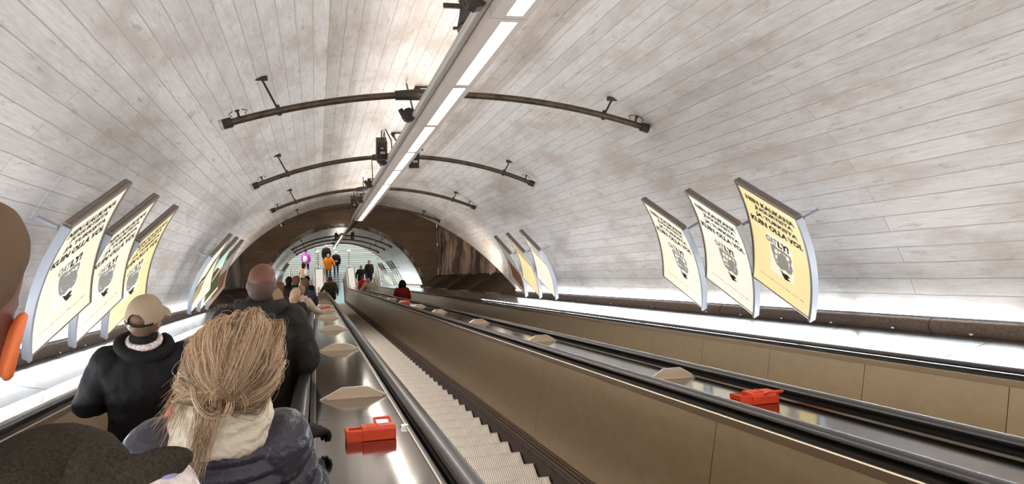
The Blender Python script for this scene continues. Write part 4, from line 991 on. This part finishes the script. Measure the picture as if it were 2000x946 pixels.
# ---- bald man in a dark jacket
f, H, ln = stand(512, 521, 5.55, EC[0], -.58)
m1 = Person('balding person seen from behind in a dark jacket, beyond the messy haired one', f, H, 0, ln, turn=-.04, voxel=.012, sh=.205, fat=1.12)
m1.body([((-.29, -.03, 1.12), (-.24, .16, .95), (0, 1, -.3), (0, 0, -1)), ((.30, -.03, 1.10), (.26, .10, .86), (0, .3, -1), (-1, 0, 0))], skin='skin_red')
m1.jacket('cloth_charcoal', hem=.72, wr=.010, r0=.044, vox=.011, wf=6, hemw=.22); m1.hood_down('cloth_charcoal', .125); m1.trousers('cloth_black')
b = MB(); ell(b, (0, -.028, .48*HH), (.0825, .091, .40*HH)); ell(b, (0, -.012, .58*HH), (.083, .075, .30*HH)); b.v = [m1.hx(v) for v in b.v]; m1.fuse(b, 'hair', 'skin_stubble', vox=.007, smooth=3)

# ---- cap wearer on the left
f, H, ln = stand(276, 592, 4.6, EC[0], -1.10)
m2 = Person('person in a khaki cap and black jacket on the left side of the left escalator', f, H, 0, ln, turn=-.28, nod=.08, voxel=.012, sh=.205, fat=1.12)
m2.body([((-.32, -.02, 1.12), (-.20, .20, 1.02), (.2, 1, 0), (0, 0, -1)), ((.30, -.02, 1.12), (.22, .2, 1.02), (-.2, 1, 0), (0, 0, -1))])
m2.jacket('cloth_black', hem=.76, wr=.010, r0=.046, vox=.011, wf=6, hemw=.23); m2.trousers('cloth_black')
b = MB(); N_ = 24
b.tube([Vector((math.cos(math.pi*(.62+1.76*i/N_)-.3)*.125, math.sin(math.pi*(.62+1.76*i/N_)-.3)*.105-.01, 1.485+.02*math.sin(i*.26))) for i in range(N_+1)], .034, 10); m2.fuse(b, 'collar', 'cloth_black', vox=.009, wr=.004, wf=12)
b = MB(); b.tube([Vector((math.cos(6.2832*i/N_)*.078, math.sin(6.2832*i/N_)*.075-.01, 1.515)) for i in range(N_+1)], .022, 10); m2.fuse(b, 'undershirt', 'print_white', vox=.008)
m2.hair('hair_dark', 'crop')
def cap(P, material, strap='eye_dark'):
    b = MB(); NU, NV = 96, 30; vs = []; z0 = .56*HH
    for j in range(NV+1):
        for i in range(NU):
            a = 2*math.pi*i/NU; p = (math.pi/2)*j/NV
            vs.append(P.xh((.094*math.sin(a)*math.cos(p)**.8, -.012 + .114*math.cos(a)*math.cos(p)**.8, z0 + .125*math.sin(p))))
    fs = []
    for j in range(NV):
        for i in range(NU):
            a = (i+.5)/NU*2*math.pi; back = abs(a-math.pi) < .55*math.sqrt(max(0, 1-(j/11.5)**2)) and j < 11
            if back: continue
            fs.append((j*NU+i, j*NU+(i+1) % NU, (j+1)*NU+(i+1) % NU, (j+1)*NU+i))
    b.add(vs, fs); o = b.build('cap', material, None, True, origin=(0, 0, 0)); o.parent = P.t; sd_ = o.modifiers.new('thick', 'SOLIDIFY'); sd_.thickness = .004
    b = MB(); vs = []; K = 14
    for j in range(4):
        for i in range(K+1):
            a = -1.0 + 2.0*i/K; r = .108 + .026*j*math.cos(a*.9); vs.append(P.xh((.094/.114*r*math.sin(a)*1.0, -.012 + r*math.cos(a), z0 + .006 - .006*j - .012*abs(a)*j/3)))
    b.add(vs, [(j*(K+1)+i, j*(K+1)+i+1, (j+1)*(K+1)+i+1, (j+1)*(K+1)+i) for j in range(3) for i in range(K)]); w = b.build('brim', material, None, True, origin=(0, 0, 0)); w.parent = o; sd_ = w.modifiers.new('thick', 'SOLIDIFY'); sd_.thickness = .005
    b = MB(); b.tube([P.xh((.095*math.sin(a), -.012+.115*math.cos(a), z0+.008)) for a in [2.2 + 1.9*i/12 for i in range(13)]], .009, 6); w = b.build('strap', strap, None, True, origin=(0, 0, 0)); w.parent = o
cap(m2, 'cap_khaki')

# ---- blurred close heads at the left edge
f, H, ln = stand(-112, 420, .86, EC[0], -1.05); f = f + Vector((0, -.40, .2309)); H -= .2309; ln = (ln[0], ln[1] + .40)
er = Person('person at the left edge of the photo, only a red ear below a brown cap', f + Vector((0, 0, 0)), H, .0, ln, turn=-.10, voxel=.012, sh=.135, fat=.75)
er.t.location.z += 0
er.body([D_(-1), D_(1)], skin='skin_red'); er.jacket('cloth_navy', hem=.8, wr=.005, r0=.034); er.trousers('cloth_black')
b = MB(); ell(b, (0, -.014, .72*HH), (.0815, .108, .30*HH)); b.v = [er.hx(v) for v in b.v]; er.fuse(b, 'cap', 'cap_brown', vox=.008, wr=.001)
b = MB(); ex = Vector((1, .25, 0)).normalized(); ey = Vector((-.25, 1, 0)).normalized(); ez = Vector((0, 0, 1))
ell(b, (.086, -.014, .43*HH), (.008, .019, .029), (ex, ey, ez)); ell(b, (.080, -.004, .42*HH), (.012, .012, .020), (ex, ey, ez))
for k_ in range(19):
    a = -2.0 + 4.1*k_/18; ell(b, (.091 + .004*math.cos(a), -.016 - .015*math.cos(a), .435*HH + .0285*math.sin(a)), (.0062, .0066, .0066))
ell(b, (.085, .0, .31*HH), (.0075, .010, .011)); ell(b, (.086, .003, .43*HH), (.006, .006, .009)); b.v = [er.hx(v) for v in b.v]; er.fuse(b, 'ear', 'ear_red', vox=.004, smooth=4)

f, H, ln = stand(85, 912, .92, EC[0], -.62)
hp = Person('person in a charcoal fleece hat with lilac lining at the bottom left corner', f, H, 0, ln, voxel=.010, sh=.15, fat=.95)
hp.body([D_(-1), D_(1)]); hp.jacket('fleece_lilac', hem=.8, wr=.006, r0=.036); hp.trousers('cloth_navy')
b = MB(); ell(b, (0, -.02, .60*HH), (.118, .130, .52*HH)); ell(b, (-.07, -.03, .50*HH), (.10, .11, .45*HH))
for i in range(14):
    q = i/13; r = .062*(1-q)**.9 + .008; ell(b, (.06 + .085*q, -.075 - .03*q, 1.0*HH - .018*math.sin(q*3) + .064*q), (.03, .5*r+.008, r))
b.v = [hp.hx(v) for v in b.v]; HT = hp.fuse(b, 'fleece_hat', 'fleece_charcoal', vox=.005, wr=.0035, wf=9, smooth=4)
b = MB()
for i in range(16):
    q = i/15; r = .070*(1-q)**.8 + .013; ell(b, (.062 + .086*q, -.080 - .028*q, 1.0*HH - .018*math.sin(q*3) + .064*q - r*.85 - .004), (.014, .014, .008))
b.v = [hp.hx(v) for v in b.v]; hp.fuse(b, 'hat_lining', 'fleece_lilac', vox=.004, smooth=2).parent = HT
b = MB()
for i in range(15):
    q = i/14; ell(b, (.028+.075*q, .01-.03*q, 1.045*HH - .10*HH*q - .005), (.005, .006, .010)) 
b.v = [hp.hx(v) for v in b.v]; hp.fuse(b, 'hat_trim', 'fleece_lilac', vox=.003, smooth=1).parent = HT
b = MB(); c_ = to_local(_cam + ray_(318, 988)*.88, hp); ell(b, c_, (.043, .05, .045)); ell(b, c_ + Vector((-.05, 0, -.03)), (.05, .05, .045)); hp.fuse(b, 'printed_hood', 'print_white', vox=.007, wr=.004, wf=14)

# ---- the queue further down on the left escalator
def simple(label, px, py, z, ec, tx, heading, jk, tr, hair, hk, turn=0, nod=.15, arms=None, sh=.185, fat=1, hem=.74, extra=None, skin='skin', stepp=(0, 0), voxel=.018, lean=None, hs=1.0):
    f, H, ln = stand(px, py, z, ec, tx)
    if lean: ln = lean
    H2 = min(2.12, max(1.62, H)) if hs else H
    P = Person(label, f, H2, heading, (ln[0], 0), turn=turn, nod=nod, voxel=voxel, sh=sh, fat=fat)
    P.body(arms or [D_(-1), D_(1)], skin=skin, step=stepp); P.jacket(jk, hem=hem, wr=.006, r0=.034); P.trousers(tr)
    if hair: P.hair(hair, hk)
    if extra: extra(P)
    return P
RH = ARM((.27, .06, 1.10), (.30, .30, 1.10), (0, 1, -.2), (0, 0, -1))
simple('fair haired person in a beige hood just right of the balding one', 536, 583, 8.6, EC[0], -.62, 0, 'cloth_beige', 'cloth_grey', 'hair_blond', 'short', extra=lambda P: P.hood_down('cloth_beige'))
simple('person with a tawny bob in a dark coat, on the right side of the queue', 578, 572, 15.4, EC[0], -.72, 0, 'cloth_charcoal', 'cloth_black', 'hair_mid', 'bob', arms=[D_(-1), RH])
simple('fair cropped person in a beige jacket reaching for the handrail', 589, 556, 16.9, EC[0], -.62, 0, 'cloth_beige', 'cloth_grey', 'hair_blond', 'crop', arms=[D_(-1), ARM((.33, .0, 1.16), (.52, .10, 1.02), (1, .3, -.2), (0, 0, -1))], extra=lambda P: P.hood_down('cloth_beige'))
simple('brown haired person in a navy jacket next to the handrail beyond the beige jacket', 598, 547, 19.0, EC[0], -.56, 0, 'cloth_navy', 'cloth_grey', 'hair_brown', 'short', turn=.5, arms=[D_(-1), RH], fat=1.1)
simple('reddish brown haired person in black on the left side of the queue', 579, 537, 21.0, EC[0], -.90, 0, 'cloth_black', 'cloth_black', 'hair_brown', 'short')
simple('dark haired person in black, small, left of the reddish brown haired one', 566, 543, 24.5, EC[0], -1.2, 0, 'cloth_black', 'cloth_black', 'hair_black', 'short', turn=.4)
simple('person with long dark hair in a brown coat next to the balding head', 547, 557, 16.2, EC[0], -1.25, 0, 'cloth_charcoal', 'cloth_black', 'hair_brown', 'long')
simple('person in a black cap and navy coat, right behind the brown haired heads', 600, 537, 27.5, EC[0], -.62, 0, 'cloth_navy', 'cloth_black', 'hair_black', 'short')
def bag(P, m='cloth_white', x=.1):
    b = MB(); ell(b, (x, -.19, 1.16), (.15, .10, .22)); ell(b, (x, -.25, 1.08), (.12, .06, .11)); limb(b, [(x-.09, -.15, 1.32), (x-.10, -.02, 1.45), (x-.09, .12, 1.36)], [.02, .02, .02], 8); P.fuse(b, 'backpack', m, vox=.015, wr=.004)
simple('person with long black hair and a pale shoulder bag leaving the left escalator', 592, 514, 52.5, EC[0], -.85, 0, 'cloth_beige', 'cloth_black', 'hair_black', 'long', extra=lambda P: bag(P, x=.2), voxel=.02)
simple('person in a magenta coat with a white backpack on the lower landing', 597, 488, 57.5, EC[0], None, 0, 'cloth_purple', 'cloth_black', 'hair_brown', 'short', extra=lambda P: bag(P, x=-.05), voxel=.02)
# riding or walking towards us
PI = math.pi
UPA = [ARM((-.29, .02, 1.12), (-.30, .24, 1.05), (0, 1, -.2), (0, 0, -1)), ARM((.34, .04, 1.14), (.46, .22, 1.05), (.3, 1, -.2), (0, 0, -1))]
simple('person in a mottled brown coat and rust scarf riding up the middle escalator', 645, 543, 41, EC[1], None, PI, 'cloth_camo', 'cloth_black', 'hair_brown', 'bob', arms=UPA, fat=1.2, hem=.62, extra=lambda P: (P.hood_down('cloth_beige'), P.scarf('scarf_rust', .036)), voxel=.018)
simple('person in a bright orange coat walking on the lower landing towards the camera', 641, 496, 55.2, EC[1], None, PI, 'cloth_orange', 'cloth_grey', None, '', arms=[ARM((-.32, .0, 1.14), (-.40, .10, .95), (-.2, .3, -1), (1, 0, 0)), ARM((.31, .0, 1.14), (.27, .22, .98), (0, 1, -.3), (0, 0, -1))], stepp=(.18, -.16), fat=1.15, hem=.60, extra=lambda P: P.scarf('cloth_grey', .03))
simple('person in black jacket, blue jeans and pale cap on the lower landing', 656, 491, 56.6, EC[1], None, PI, 'cloth_black', 'cloth_jeans', 'cloth_white', 'short', stepp=(-.12, .12), extra=lambda P: (lambda b: (b.box((0, .17, 1.10), (.085, .006, .055)), P.fuse(b, 'shirt_print', 'cloth_white', vox=.008)))(MB()))
simple('tall person all in black with a pale hat at the far top of the landing', 637, 478, 59.5, EC[1], None, PI, 'cloth_black', 'cloth_black', 'cloth_white', 'crop', fat=1.2, hem=.5)
simple('person in black bending at the foot of the right hand escalator', 705, 519, 52.0, EC[2], None, PI, 'cloth_black', 'cloth_black', 'hair_brown', 'short', arms=[ARM((-.32, .05, 1.12), (-.34, .25, .95), (0, 1, -.5), (0, 0, -1)), ARM((.30, .05, 1.14), (.3, .28, 1.02), (0, 1, 0), (0, 0, -1))])
simple('person in a long black coat, right of the bending one on the landing', 721, 509, 54.0, EC[2], None, PI, 'cloth_black', 'cloth_black', 'hair_brown', 'short', hem=.35, fat=1.1)
simple('person in a red jacket riding up the right hand escalator beside a beige one', 707, 537, 46.0, EC[2], 3.05, PI, 'cloth_red', 'cloth_black', 'hair_brown', 'short', sh=.16, hs=1)
simple('person in a beige jacket leaning over the right hand escalator handrail', 719, 542, 43.5, EC[2], 3.1, PI, 'cloth_beige', 'cloth_grey', 'hair_grey', 'short', arms=[D_(-1), ARM((.36, .05, 1.16), (.56, .22, 1.05), (.4, 1, -.3), (0, 0, -1))], nod=.4)
simple('person in a dark red coat with curly black hair on the right hand escalator', 786, 549, 27.5, EC[2], 3.0, PI, 'cloth_maroon', 'cloth_black', 'hair_black', 'curly', nod=.2)

bpy.data.scenes.remove(S2)
